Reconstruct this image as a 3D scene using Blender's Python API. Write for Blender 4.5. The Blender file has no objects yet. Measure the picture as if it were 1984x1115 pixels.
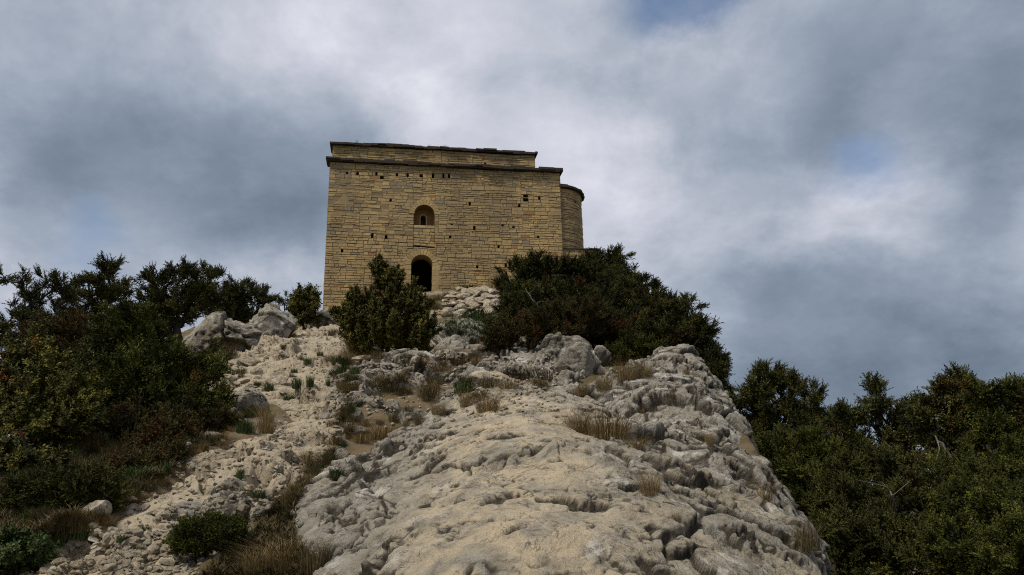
import bpy, bmesh, math, random
import numpy as np
from mathutils import Matrix, Vector

# ------------------------------------------------------------------ scene, camera, sky, sun
S = bpy.context.scene
COL = S.collection
random.seed(7)
RNG = np.random.default_rng(7)
R = math.radians
F_PX, CX, CY = 1545.0, 992.0, 557.5            # focal length and centre, in photograph pixels
PITCH, ROLL, YAW = R(17.0), R(1.3), R(9.3)

_f = np.array([0, math.cos(PITCH), math.sin(PITCH)])
_u0 = np.array([0, -math.sin(PITCH), math.cos(PITCH)])
_r0 = np.array([1.0, 0, 0])
_r = _r0 * math.cos(ROLL) - _u0 * math.sin(ROLL)
_u = _u0 * math.cos(ROLL) + _r0 * math.sin(ROLL)

cam_data = bpy.data.cameras.new('camera')
cam = bpy.data.objects.new('camera', cam_data)
COL.objects.link(cam)
cam_data.sensor_width = 36.0
cam_data.lens = 36.0 * F_PX / 1984.0
cam_data.clip_start = 0.05
cam_data.clip_end = 20000
cam.matrix_world = Matrix(((_r[0], _u[0], -_f[0], 0), (_r[1], _u[1], -_f[1], 0), (_r[2], _u[2], -_f[2], 0), (0, 0, 0, 1)))
S.camera = cam
S.view_settings.view_transform = 'Standard'
S.view_settings.look = 'None'
S.view_settings.exposure = 0.0
S.view_settings.gamma = 1.0
S.render.engine = 'CYCLES'
S.cycles.use_denoising = False               # keep the grain of stone and foliage
S.cycles.use_adaptive_sampling = False
S.cycles.filter_width = 1.1
S.cycles.max_bounces = 6

def ray(px, py):
    """Direction seen at a photograph pixel, scaled so that y = 1."""
    d = _f + ((px - CX) / F_PX) * _r - ((py - CY) / F_PX) * _u
    return d / d[1]

def at(px, py, Y):
    return ray(px, py) * Y

SUN_EL, SUN_AZ = 55.0, -130.0                 # azimuth from +Y towards +X: behind the camera, to its left
sun_dir = np.array([math.sin(R(SUN_AZ)) * math.cos(R(SUN_EL)), math.cos(R(SUN_AZ)) * math.cos(R(SUN_EL)), math.sin(R(SUN_EL))])
sun_data = bpy.data.lights.new('sun', 'SUN')
sun_data.energy = 3.3
sun_data.angle = R(9)
sun_data.color = (1.0, 0.95, 0.86)
sun = bpy.data.objects.new('sun', sun_data)
COL.objects.link(sun)
sun.rotation_euler = Vector(-sun_dir).to_track_quat('-Z', 'Y').to_euler()

def lin(c):
    c = np.asarray(c, float) / 255.0
    return np.where(c <= 0.04045, c / 12.92, ((c + 0.055) / 1.055) ** 2.4)

# cloud cover: brightness and blueness of the sky in a number of directions
SKY = [(40, 40, 168, 0), (250, 60, 176, 0), (480, 40, 194, 0), (430, 130, 178, 0), (200, 180, 150, 0), (60, 250, 132, .1),
       (330, 250, 124, 0), (480, 320, 108, 0), (90, 350, 112, .25), (250, 330, 132, .05), (330, 400, 128, 0), (560, 420, 106, .1),
       (600, 350, 116, 0), (200, 400, 156, .25), (50, 440, 168, .25), (140, 462, 158, .55), (300, 460, 165, .15), (70, 510, 178, .1),
       (430, 500, 150, .45), (520, 530, 176, .1), (610, 500, 134, .2), (600, 570, 178, .1), (650, 60, 200, 0), (640, 180, 168, 0), (800, 110, 200, 0),
       (700, 240, 160, 0), (820, 210, 202, 0), (960, 60, 182, .05), (1000, 200, 184, .03), (1100, 260, 192, 0), (1090, 90, 176, .1),
       (1210, 110, 150, .45), (1280, 20, 138, .8), (1370, 10, 140, .9), (1340, 90, 176, .1), (1480, 40, 168, .05), (1500, 140, 166, .05), (1400, 235, 150, .5),
       (1300, 190, 180, .08), (1440, 190, 186, .05), (1600, 170, 140, .05), (1700, 90, 146, .05), (1850, 150, 116, .25), (1960, 60, 112, .3), (1960, 220, 96, .4),
       (1850, 280, 98, .4), (1760, 230, 118, .15), (1650, 250, 144, .1), (1560, 310, 150, .12), (1640, 335, 138, .7), (1720, 300, 146, .6), (1780, 330, 172, .15), (1250, 300, 196, 0), (1200, 420, 200, 0),
       (1400, 340, 170, .35), (1460, 410, 186, 0), (1640, 405, 196, 0), (1560, 470, 160, 0), (1760, 440, 164, 0), (1900, 420, 160, 0), (1970, 510, 166, .1),
       (1450, 500, 134, 0), (1300, 510, 172, 0), (1620, 540, 108, .05), (1560, 490, 138, 0), (1780, 520, 142, 0), (1880, 580, 122, 0), (1480, 590, 106, .05), (1400, 560, 138, 0),
       (1700, 600, 112, .05), (1600, 620, 116, 0), (1500, 660, 92, .1), (1800, 650, 88, .2), (1950, 640, 98, .15), (1680, 690, 90, .25), (1620, 760, 94, .35),
       (1450, 760, 84, .3), (1900, 710, 84, .4), (1440, 840, 96, .4), (1800, 800, 110, .3), (1700, 880, 116, .3), (1970, 860, 110, .4), (100, 620, 170, .15), (300, 620, 165, .1)]
_d = np.array([ray(p[0], p[1]) for p in SKY]); _d /= np.linalg.norm(_d, axis=1)[:, None]
_L = 1.11 * lin(np.array([p[2] + 0.48 * max(0, 160 - p[2]) for p in SKY])); _B = np.array([p[3] if p[3] > .5 else p[3] * .35 for p in SKY], float)
SKY_BASE, SKY_SIG = 0.46, 0.070
_K = np.exp(-((_d[:, None] - _d[None]) ** 2).sum(-1) / SKY_SIG ** 2)
_A = np.linalg.solve(_K.T @ _K + 0.06 * np.eye(len(_d)), _K.T @ np.c_[_L - SKY_BASE, _B])

world = bpy.data.worlds.new('World')
S.world = world
world.use_nodes = True
nt = world.node_tree
nt.nodes.clear()

class NT:
    """Small helper for wiring shader nodes."""
    def __init__(self, tree): self.t = tree
    def n(self, kind, **kw):
        x = self.t.nodes.new(kind)
        for k, v in kw.items(): setattr(x, k, v)
        return x
    def link(self, a, b): self.t.links.new(a, b)
    def put(self, sock, v):
        if hasattr(v, 'links') or isinstance(v, bpy.types.NodeSocket): self.link(v, sock)
        else: sock.default_value = v
    def math(self, op, a, b=0.0, c=0.0, clamp=False):
        x = self.n('ShaderNodeMath', operation=op, use_clamp=clamp)
        self.put(x.inputs[0], a); self.put(x.inputs[1], b)
        if op in ('MULTIPLY_ADD',): self.put(x.inputs[2], c)
        return x.outputs[0]
    def vmath(self, op, a, b=(0, 0, 0), scale=None):
        x = self.n('ShaderNodeVectorMath', operation=op)
        self.put(x.inputs[0], a)
        if op == 'SCALE': self.put(x.inputs['Scale'], scale)
        else: self.put(x.inputs[1], b)
        return x.outputs['Value'] if op in ('DISTANCE', 'DOT_PRODUCT', 'LENGTH') else x.outputs[0]
    def noise(self, vec, scale, detail=4, rough=0.5, dist=0.0, color=False):
        x = self.n('ShaderNodeTexNoise')
        if vec is not None: self.put(x.inputs['Vector'], vec)
        x.inputs['Scale'].default_value = scale; x.inputs['Detail'].default_value = detail
        x.inputs['Roughness'].default_value = rough; x.inputs['Distortion'].default_value = dist
        return x.outputs['Color'] if color else x.outputs['Fac']
    def ramp(self, fac, stops):
        x = self.n('ShaderNodeValToRGB')
        els = x.color_ramp.elements
        while len(els) < len(stops): els.new(0.5)
        for e, (p, c) in zip(els, stops):
            e.position = p; e.color = (c, c, c, 1) if isinstance(c, (int, float)) else (*c, 1)
        self.put(x.inputs[0], fac)
        return x.outputs[0]
    def mix(self, fac, a, b, mode='MIX'):
        x = self.n('ShaderNodeMix', data_type='RGBA', blend_type=mode)
        self.put(x.inputs[0], fac)
        for s, v in ((x.inputs[6], a), (x.inputs[7], b)):
            self.put(s, v if not isinstance(v, tuple) else (*v, 1))
        return x.outputs[2]

w = NT(nt)
tc = w.n('ShaderNodeTexCoord').outputs['Generated']
dirn = w.vmath('NORMALIZE', tc)
sep = w.n('ShaderNodeSeparateXYZ'); w.link(dirn, sep.inputs[0])
den = w.math('ADD', w.math('MAXIMUM', sep.outputs[2], 0.0), 0.55)
plane = w.vmath('DIVIDE', dirn, None or w.vmath('MULTIPLY', (1, 1, 1), (1, 1, 1)))
comb = w.n('ShaderNodeCombineXYZ')
for i in range(3): w.link(den, comb.inputs[i])
plane = w.vmath('DIVIDE', dirn, comb.outputs[0])              # directions laid on a cloud deck
warp = w.vmath('SUBTRACT', w.noise(plane, 5.0, 9, 0.62, color=True), (0.5, 0.5, 0.5))
warp2 = w.vmath('SUBTRACT', w.noise(plane, 17.0, 8, 0.65, color=True), (0.5, 0.5, 0.5))
wdir = w.vmath('ADD', w.vmath('ADD', dirn, w.vmath('SCALE', warp, scale=0.105)), w.vmath('SCALE', warp2, scale=0.045))
accL = accB = None
for d, a in zip(_d, _A):
    dist = w.vmath('DISTANCE', wdir, tuple(float(v) for v in d))
    q = w.math('MULTIPLY', w.math('MULTIPLY', dist, dist), -1.0 / SKY_SIG ** 2)
    g = w.math('EXPONENT', q)
    accL = w.math('MULTIPLY_ADD', g, float(a[0]), accL if accL is not None else SKY_BASE)
    accB = w.math('MULTIPLY_ADD', g, float(a[1]), accB if accB is not None else 0.02)
det = w.noise(plane, 7.0, 10, 0.60, 0.15)
det2 = w.noise(plane, 2.4, 7, 0.58, 0.1)
detm = w.math('MULTIPLY_ADD', w.math('SUBTRACT', det, 0.49), 0.62, 1.0)
detm = w.math('MULTIPLY', detm, w.math('MULTIPLY_ADD', w.math('SUBTRACT', det2, 0.49), 0.28, 1.0))
det3 = w.noise(plane, 16.0, 9, 0.66, 0.1)
detm = w.math('MULTIPLY', detm, w.math('MULTIPLY_ADD', w.math('SUBTRACT', det3, 0.5), 0.30, 1.0))
edge = w.ramp(w.noise(plane, 3.4, 10, 0.60, 0.25), [(0.43, 0.0), (0.57, 1.0)])
detm = w.math('MULTIPLY', detm, w.math('MULTIPLY_ADD', edge, 0.22, 0.89))
lum = w.math('MULTIPLY', w.math('MAXIMUM', accL, 0.05), detm)
cl = w.n('ShaderNodeCombineColor')
lum15 = w.math('MULTIPLY', lum, 1.5)
for i in range(3): w.link(lum15, cl.inputs[i])
tint = w.ramp(lum, [(0.12, (.45, .667, 1.0)), (0.20, (.513, .667, .893)), (0.34, (.56, .667, .827)), (0.57, (.640, .667, .765)), (0.85, (.66, .667, .72))])
cloud = w.mix(1.0, cl.outputs[0], tint, 'MULTIPLY')
bg_cloud = w.n('ShaderNodeBackground'); w.link(cloud, bg_cloud.inputs[0]); bg_cloud.inputs[1].default_value = 1.0
sky = w.n('ShaderNodeTexSky', sky_type='NISHITA')
sky.sun_disc = False
sky.sun_elevation = R(SUN_EL)
sky.sun_rotation = R(SUN_AZ)
sky.altitude = 700
bg_sky = w.n('ShaderNodeBackground'); w.link(sky.outputs[0], bg_sky.inputs[0]); bg_sky.inputs[1].default_value = 0.14
msh = w.n('ShaderNodeMixShader')
bl = w.math('MULTIPLY', w.ramp(accB, [(0.20, 0.0), (0.62, 1.0)]), w.math('MULTIPLY_ADD', w.math('SUBTRACT', det, 0.5), -1.8, 1.0), clamp=True)
w.link(w.math('MULTIPLY', bl, 0.85, clamp=True), msh.inputs[0])
w.link(bg_cloud.outputs[0], msh.inputs[1]); w.link(bg_sky.outputs[0], msh.inputs[2])
wo = w.n('ShaderNodeOutputWorld'); w.link(msh.outputs[0], wo.inputs[0])

# ------------------------------------------------------------------ numpy noise
def _hash(ix, iy, iz, seed):
    h = (ix.astype(np.uint32) * np.uint32(374761393) + iy.astype(np.uint32) * np.uint32(668265263)
         + iz.astype(np.uint32) * np.uint32(2147483647) + np.uint32(seed * 974711 + 12345))
    h = (h ^ (h >> np.uint32(13))) * np.uint32(1274126177)
    h = (h ^ (h >> np.uint32(16))) * np.uint32(2246822519)
    return h ^ (h >> np.uint32(15))

def _h01(*a): return _hash(*a).astype(np.float64) / 4294967295.0

def noise3(p, seed=0):
    """Gradient noise, about -1..1."""
    i = np.floor(p).astype(np.int64); f = p - i
    t = f * f * f * (f * (f * 6 - 15) + 10)
    out = 0.0
    for dx in (0, 1):
        wx = t[:, 0] if dx else 1 - t[:, 0]
        for dy in (0, 1):
            wy = t[:, 1] if dy else 1 - t[:, 1]
            for dz in (0, 1):
                wz = t[:, 2] if dz else 1 - t[:, 2]
                h = _hash(i[:, 0] + dx, i[:, 1] + dy, i[:, 2] + dz, seed)
                gx = ((h & np.uint32(1023)).astype(float) / 511.5 - 1)
                gy = (((h >> np.uint32(10)) & np.uint32(1023)).astype(float) / 511.5 - 1)
                gz = (((h >> np.uint32(20)) & np.uint32(1023)).astype(float) / 511.5 - 1)
                out = out + wx * wy * wz * (gx * (f[:, 0] - dx) + gy * (f[:, 1] - dy) + gz * (f[:, 2] - dz))
    return out * 1.5

def fbm(p, octaves=4, seed=0, gain=0.5, ridged=False):
    a, s, out = 1.0, 0.0, 0.0
    for o in range(octaves):
        n = noise3(p * 2.03 ** o + 17.3 * o, seed + o)
        if ridged: n = 1 - 2 * np.abs(n)
        out = out + a * n; s += a; a *= gain
    return out / s

def worley(p, seed=0):
    """Distance to nearest and second nearest cell point, and a random number of the nearest cell."""
    i = np.floor(p).astype(np.int64)
    f1 = np.full(len(p), 9.0); f2 = np.full(len(p), 9.0); cid = np.zeros(len(p)); tilt = np.zeros(len(p))
    for dx in (-1, 0, 1):
        for dy in (-1, 0, 1):
            for dz in (-1, 0, 1):
                a, b, c = i[:, 0] + dx, i[:, 1] + dy, i[:, 2] + dz
                h = _hash(a, b, c, seed)
                ox = (h & np.uint32(1023)).astype(float) / 1023; oy = ((h >> np.uint32(10)) & np.uint32(1023)).astype(float) / 1023
                oz = ((h >> np.uint32(20)) & np.uint32(1023)).astype(float) / 1023
                d = np.sqrt((a + ox - p[:, 0]) ** 2 + (b + oy - p[:, 1]) ** 2 + (c + oz - p[:, 2]) ** 2)
                near = d < f1
                f2 = np.where(near, f1, np.minimum(f2, d)); f1 = np.where(near, d, f1)
                g = ((h >> np.uint32(3)) & np.uint32(255)).astype(float) / 127.5 - 1, ((h >> np.uint32(11)) & np.uint32(255)).astype(float) / 127.5 - 1, ((h >> np.uint32(19)) & np.uint32(255)).astype(float) / 127.5 - 1
                tilt = np.where(near, (p[:, 0] - a - ox) * g[0] + (p[:, 1] - b - oy) * g[1] + (p[:, 2] - c - oz) * g[2], tilt)
                cid = np.where(near, ((h >> np.uint32(5)) & np.uint32(4095)).astype(float) / 4095, cid)
    return f1, f2, cid, tilt

def sstep(a, b, x):
    t = np.clip((x - a) / (b - a), 0, 1)
    return t * t * (3 - 2 * t)

# ------------------------------------------------------------------ mesh and object helpers
def mesh_np(name, V, faces, attrs=None, smooth=True, mats=()):
    """faces: an (n,3) or (n,4) int array."""
    V = np.asarray(V, np.float32); faces = np.asarray(faces, np.int32)
    me = bpy.data.meshes.new(name)
    me.vertices.add(len(V)); me.vertices.foreach_set('co', V.ravel())
    k = faces.shape[1]
    me.loops.add(faces.size); me.loops.foreach_set('vertex_index', faces.ravel())
    me.polygons.add(len(faces))
    me.polygons.foreach_set('loop_start', np.arange(0, faces.size, k, dtype=np.int32))
    me.polygons.foreach_set('use_smooth', np.full(len(faces), smooth))
    me.update(calc_edges=True)
    for n, a in (attrs or {}).items():
        at_ = me.attributes.new(n, 'FLOAT', 'POINT'); at_.data.foreach_set('value', np.asarray(a, np.float32))
    for m in mats: me.materials.append(m)
    return me

def obj(name, me, parent=None, loc=(0, 0, 0), rotz=0.0):
    o = bpy.data.objects.new(name, me); COL.objects.link(o)
    o.location = loc; o.rotation_euler = (0, 0, rotz)
    if parent: o.parent = parent
    return o

def tag(o, label, cat, group=None):
    o['label'] = label; o['category'] = cat
    if group: o['group'] = group
    return o

def struct(o, kind='structure'):
    o['kind'] = kind
    return o

class MB:
    """Collects quads and triangles into one mesh."""
    def __init__(self): self.v, self.f, self.t = [], [], []
    def add(self, verts, faces, tint=0.5):
        b = len(self.v); self.v += [tuple(x) for x in verts]; self.t += [tint] * len(verts)
        self.f += [tuple(b + i for i in f) for f in faces]
    def box(self, x0, x1, y0, y1, z0, z1, tint=0.5, jit=0.0, top_in=0.0):
        vs = []
        for z in (z0, z1):
            for x, y in ((x0, y0), (x1, y0), (x1, y1), (x0, y1)):
                vs.append((x + random.uniform(-jit, jit), y + random.uniform(-jit, jit), z + random.uniform(-jit, jit)))
        self.add(vs, [(3, 2, 1, 0), (4, 5, 6, 7), (0, 1, 5, 4), (1, 2, 6, 5), (2, 3, 7, 6), (3, 0, 4, 7)], tint)
    def build(self, name, mat, parent=None, smooth=False):
        me = bpy.data.meshes.new(name); me.from_pydata(self.v, [], self.f); me.update()
        a = me.attributes.new('tint', 'FLOAT', 'POINT'); a.data.foreach_set('value', np.asarray(self.t, np.float32))
        me.polygons.foreach_set('use_smooth', np.full(len(me.polygons), smooth))
        me.materials.append(mat)
        return obj(name, me, parent)

# ------------------------------------------------------------------ materials
def new_mat(name):
    m = bpy.data.materials.new(name); m.use_nodes = True
    t = NT(m.node_tree); b = m.node_tree.nodes['Principled BSDF']
    b.inputs['Roughness'].default_value = 0.92
    b.inputs['Specular IOR Level'].default_value = 0.2
    return m, t, b

def attr(t, name):
    return t.n('ShaderNodeAttribute', attribute_name=name).outputs['Fac']

def bump(t, b, heights):
    """heights: list of (socket, strength, distance)."""
    prev = None
    for h, s, d in heights:
        x = t.n('ShaderNodeBump'); x.inputs['Strength'].default_value = s; x.inputs['Distance'].default_value = d
        t.link(h, x.inputs['Height'])
        if prev is not None: t.link(prev, x.inputs['Normal'])
        prev = x.outputs[0]
    t.link(prev, b.inputs['Normal'])

def limestone(name, tan=(0.46, 0.37, 0.245), grey=(0.355, 0.325, 0.265), pale=(0.56, 0.52, 0.45), grey_bias=0.0, lichen=0.0, dark=0.85):
    m, t, b = new_mat(name)
    pos = t.n('ShaderNodeNewGeometry').outputs['Position']
    wrp = t.vmath('ADD', pos, t.vmath('SCALE', t.vmath('SUBTRACT', t.noise(pos, 2.5, 3, color=True), (.5, .5, .5)), scale=0.35))
    n1 = t.noise(wrp, 1.3, 8, 0.66)
    base = t.mix(t.ramp(n1, [(0.42 - grey_bias, 0.0), (0.56 - grey_bias, 1.0)]), tan, grey)
    n0 = t.noise(pos, 9.0, 8, 0.72)
    base = t.mix(t.ramp(n0, [(0.36, 0.0), (0.64, 1.0)]), base, t.mix(0.75, base, (0.15, 0.12, 0.08)))
    wl = t.noise(wrp, 3.4, 10, 0.74)
    base = t.mix(t.math('MULTIPLY', t.ramp(wl, [(0.56 - lichen, 0.0), (0.62 - lichen, 1.0)]), 0.8), base, pale)
    dk = t.noise(wrp, 7.0, 10, 0.78)
    base = t.mix(t.math('MULTIPLY', t.ramp(dk, [(0.54, 0.0), (0.63, 1.0)]), dark), base, (0.07, 0.062, 0.048))
    worn = attr(t, 'worn')
    wn = t.math('MULTIPLY', worn, t.ramp(t.noise(wrp, 5.0, 8, 0.7), [(0.42, 1.0), (0.60, 0.0)]))
    base = t.mix(wn, base, t.mix(t.noise(pos, 18, 6, 0.65), (0.45, 0.355, 0.225), (0.58, 0.475, 0.325)))
    sp = t.noise(pos, 34, 6, 0.75)
    base = t.mix(t.math('MULTIPLY', t.ramp(sp, [(0.60, 0.0), (0.68, 1.0)]), 0.35), base, (0.09, 0.075, 0.055))
    for sc_, wd_, lo_, am_ in ((3.2, .012, .50, .85), (7.5, .018, .52, .75)):
        ln = t.math('ABSOLUTE', t.math('SUBTRACT', t.noise(wrp, sc_, 7, .62, .6), 0.5))
        hl = t.math('MULTIPLY', t.ramp(ln, [(0.0, 1.0), (wd_, 0.0)]), t.ramp(t.noise(pos, sc_ * .8, 3, .5), [(lo_, 0.), (lo_ + .08, am_)]))
        base = t.mix(hl, base, (0.05, 0.041, 0.03))
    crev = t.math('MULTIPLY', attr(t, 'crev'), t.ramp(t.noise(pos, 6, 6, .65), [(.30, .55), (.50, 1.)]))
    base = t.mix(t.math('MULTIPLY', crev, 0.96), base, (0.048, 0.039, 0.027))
    t.link(base, b.inputs['Base Color'])
    vor = t.n('ShaderNodeTexVoronoi', feature='DISTANCE_TO_EDGE'); t.put(vor.inputs['Vector'], wrp); vor.inputs['Scale'].default_value = 5.5
    crack = t.ramp(vor.outputs['Distance'], [(0.0, 0.0), (0.05, 1.0)])
    bump(t, b, [(t.noise(pos, 8, 10, 0.72), 1.0, 0.06), (crack, 0.3, 0.02), (t.noise(pos, 40, 4, 0.6), .6, 0.008)])
    return m

M = {}
M['limestone'] = limestone('limestone', grey_bias=0.07)
M['grey_limestone'] = limestone('grey_limestone', grey_bias=0.14, lichen=0.015)
M['loose_stone'] = limestone('loose_stone', tan=(0.50, 0.40, 0.265), grey=(0.42, 0.36, 0.265), pale=(0.60, 0.54, 0.44), dark=.3)

def ground_mat():
    m, t, b = new_mat('hillside_ground')
    pos = t.n('ShaderNodeNewGeometry').outputs['Position']
    n1 = t.noise(pos, 1.7, 6, 0.62, 0.3)
    soil = t.mix(t.noise(pos, 14, 6, .7), (0.095, 0.066, 0.036), (0.23, 0.165, 0.09))
    grass = t.mix(t.noise(pos, 22, 5, .7), (0.045, 0.036, 0.014), (0.15, 0.105, 0.045))
    base = t.mix(t.ramp(n1, [(.42, 0.), (.56, 1.)]), soil, grass)
    rock = t.mix(t.noise(pos, 8, 8, .7), (0.16, 0.14, 0.11), (0.40, 0.33, 0.235))
    base = t.mix(attr(t, 'rock'), base, rock)
    t.link(base, b.inputs['Base Color'])
    bump(t, b, [(t.noise(pos, 16, 8, .7), 0.9, 0.04), (t.noise(pos, 70, 5, .7), 0.6, 0.01)])
    return m
M['ground'] = ground_mat()

def path_mat():
    m, t, b = new_mat('path_gravel')
    pos = t.n('ShaderNodeNewGeometry').outputs['Position']
    wrp = t.vmath('ADD', pos, t.vmath('SCALE', t.vmath('SUBTRACT', t.noise(pos, 6, 3, color=True), (.5, .5, .5)), scale=0.12))
    v = t.n('ShaderNodeTexVoronoi', feature='F1'); t.put(v.inputs['Vector'], wrp); v.inputs['Scale'].default_value = 11
    ve = t.n('ShaderNodeTexVoronoi', feature='DISTANCE_TO_EDGE'); t.put(ve.inputs['Vector'], wrp); ve.inputs['Scale'].default_value = 11
    stone = t.mix(t.noise(v.outputs['Position'], 9, 1), (0.26, 0.215, 0.15), (0.48, 0.40, 0.285))
    stone = t.mix(t.math('MULTIPLY', t.noise(pos, 24, 6, .7), .6), stone, (0.30, 0.235, 0.15))
    soil = t.mix(t.noise(pos, 30, 5, .7), (0.25, 0.195, 0.125), (0.42, 0.34, 0.235))
    e = t.ramp(ve.outputs['Distance'], [(0.02, 0.0), (0.12, 1.0)])
    slab = t.ramp(t.noise(wrp, 1.6, 4, .5), [(.44, 0.), (.54, 1.)])
    worn = t.mix(t.noise(pos, 9, 7, .68), (0.27, 0.22, 0.15), (0.44, 0.36, 0.25))
    base = t.mix(slab, t.mix(e, soil, stone), worn)
    dk = t.noise(wrp, 5.0, 8, 0.7)
    base = t.mix(t.math('MULTIPLY', t.ramp(dk, [(0.60, 0.0), (0.70, 1.0)]), 0.35), base, (0.15, 0.12, 0.08))
    crev = attr(t, 'crev')
    base = t.mix(t.math('MULTIPLY', crev, .5), base, (0.10, 0.08, 0.05))
    t.link(base, b.inputs['Base Color'])
    hm = t.math('MULTIPLY', e, t.math('SUBTRACT', 1.0, slab))
    bump(t, b, [(hm, 0.7, 0.03), (t.noise(pos, 18, 8, .7), 0.8, 0.03), (t.noise(pos, 80, 5, .7), 0.5, 0.006)])
    return m
M['path'] = path_mat()

def masonry(name, a, c, d, mortar=False):
    m, t, b = new_mat(name)
    pos = t.n('ShaderNodeTexCoord').outputs['Object']
    ti = attr(t, 'tint')
    base = t.ramp(ti, [(0.0, d), (0.18, c), (0.55, a), (0.9, (a[0] * 1.22, a[1] * 1.2, a[2] * 1.15)), (1.0, (0.40, 0.19, 0.06))])
    stretch = t.vmath('MULTIPLY', pos, (1.0, 1.0, 0.35))
    g = t.noise(stretch, 0.55, 7, 0.66, 0.4)
    base = t.mix(t.math('MULTIPLY', t.ramp(g, [(0.42, 0.0), (0.58, 1.0)]), 0.6), base, (0.27, 0.20, 0.115))
    base = t.mix(t.math('MULTIPLY', t.noise(pos, 12, 7, 0.7), 0.6), base, (0.15, 0.11, 0.062))
    wl = t.noise(pos, 3.1, 7, 0.7)
    base = t.mix(t.math('MULTIPLY', t.ramp(wl, [(0.62, 0.0), (0.72, 1.0)]), 0.4), base, (0.40, 0.34, 0.25))
    t.link(base, b.inputs['Base Color'])
    bump(t, b, [(t.noise(pos, 7, 8, 0.7), 0.7, 0.04), (t.noise(pos, 35, 6, 0.7), 0.6, 0.01)])
    return m
M['masonry'] = masonry('ochre_masonry', (0.57, 0.40, 0.175), (0.45, 0.33, 0.165), (0.29, 0.24, 0.16))
M['mortar'] = masonry('pale_mortar', (0.27, 0.19, 0.09), (0.25, 0.18, 0.09), (0.22, 0.165, 0.09))

def flat_mat(name, c0, c1, scale, bscale=20, bs=0.6):
    m, t, b = new_mat(name)
    pos = t.n('ShaderNodeTexCoord').outputs['Object']
    t.link(t.mix(t.noise(pos, scale, 6, .65), c0, c1), b.inputs['Base Color'])
    bump(t, b, [(t.noise(pos, bscale, 6, .7), bs, 0.02)])
    return m
M['roof_slab'] = flat_mat('dark_roof_slab', (0.022, 0.017, 0.013), (0.085, 0.066, 0.046), 3.0)
M['plaster'] = flat_mat('ochre_plaster', (0.13, 0.07, 0.025), (0.25, 0.15, 0.055), 4.0)
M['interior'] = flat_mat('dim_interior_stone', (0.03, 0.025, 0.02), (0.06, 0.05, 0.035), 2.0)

# ------------------------------------------------------------------ the hill
def base_z(x, y):
    """Hillside without its steep flanks."""
    x = np.asarray(x, float); y = np.asarray(y, float)
    z = -1.6 + np.where(y < 0, 0.15 * y, 0.322 * np.minimum(y, 34.0))
    t = np.maximum(y - 34.0, 0.0)
    z = z + 0.322 * 3.0 * (1 - np.exp(-t / 3.0)) - 0.02 * np.maximum(y - 48, 0) ** 1.35
    z = z + 0.75 * np.exp(-((x + 3.8) / 2.7) ** 2 - ((y - 34.5) / 3.2) ** 2)
    z = z + 1.35 * np.exp(-((x - 2.2) / 4.4) ** 2 - ((y - 38) / 8.0) ** 2)
    return z

EDGE_R = ([-6, 0, 4.2, 5.6, 8.6, 13, 16, 20, 28, 36, 60], [0.95, 1.15, 1.48, 1.77, 2.36, 3.0, 3.2, 3.6, 4.8, 6.6, 8])
EDGE_L = ([-6, 0, 5, 10, 15, 25, 36, 60], [-3.6, -4.0, -4.6, -6.2, -8.0, -10.5, -12.5, -14])
def hill_z(x, y):
    z = base_z(x, y)
    for cx_, cy2, dp, rd in HOLLOWS: z = z - dp * np.exp(-((x - cx_) ** 2 + (y - cy2) ** 2) / rd ** 2)
    t = np.maximum(x - np.interp(y, *EDGE_R), 0)
    z = z - (2.7 * (1 - np.exp(-t / 1.1)) * (1 + .5 * sstep(13, 22, y)) + (0.34 + .9 * sstep(13, 24, y)) * np.maximum(t - 2.0, 0))
    t = np.maximum(np.interp(y, *EDGE_L) - x, 0)
    z = z - (2.2 * (1 - np.exp(-t / 3.0)) + 0.36 * np.maximum(t - 3, 0))
    return z

def gpt(px, py):
    """Point of the hillside seen at a photograph pixel."""
    d = ray(px, py); Y = np.geomspace(1.6, 60, 900)
    s = base_z(d[0] * Y, Y) - d[2] * Y
    k = np.argmax(s >= 0) if np.any(s >= 0) else np.argmax(s)
    return np.array([d[0] * Y[k], Y[k]])

HOLLOWS = [(*gpt(px, py), dp, rd) for px, py, dp, rd in ((840, 790, .16, .5), (920, 782, .20, .5), (1000, 800, .12, .4), (1110, 812, .22, .45), (1200, 838, .26, .5), (1290, 858, .18, .45), (760, 835, .14, .45), (660, 885, .10, .4))]

def grid_faces(nr, nc, keep=None):
    i = np.arange(nr * nc).reshape(nr, nc)
    f = np.stack([i[:-1, :-1], i[:-1, 1:], i[1:, 1:], i[1:, :-1]], -1).reshape(-1, 4)
    return f if keep is None else f[keep[f].all(1)]

OY = 3.5                                             # the fan of every sheet starts 3.5 m behind the camera
def fan(a0, a1, na, y0, y1, ny):
    a = np.linspace(a0, a1, na); y = np.geomspace(y0 + OY, y1 + OY, ny)
    A, Y = np.meshgrid(a, y)
    return (A * Y).ravel(), (Y - OY).ravel(), ny, na

def small_relief(P):
    return 0.10 * fbm(P * 0.9, 4, 3) + 0.06 * fbm(P * 4.2, 5, 9, .62)

def poly_sd(x, y, poly):
    """Signed distance to a polygon, positive inside."""
    d = np.full(len(x), 1e9); inside = np.zeros(len(x), bool)
    n = len(poly)
    for i in range(n):
        ax, ay = poly[i]; bx, by = poly[(i + 1) % n]
        ex, ey = bx - ax, by - ay
        t = np.clip(((x - ax) * ex + (y - ay) * ey) / (ex * ex + ey * ey + 1e-12), 0, 1)
        d = np.minimum(d, np.hypot(x - ax - t * ex, y - ay - t * ey))
        c = ((ay > y) != (by > y)) & (x < (bx - ax) * (y - ay) / (by - ay + 1e-12) + ax)
        inside ^= c
    return np.where(inside, d, -d)

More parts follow.
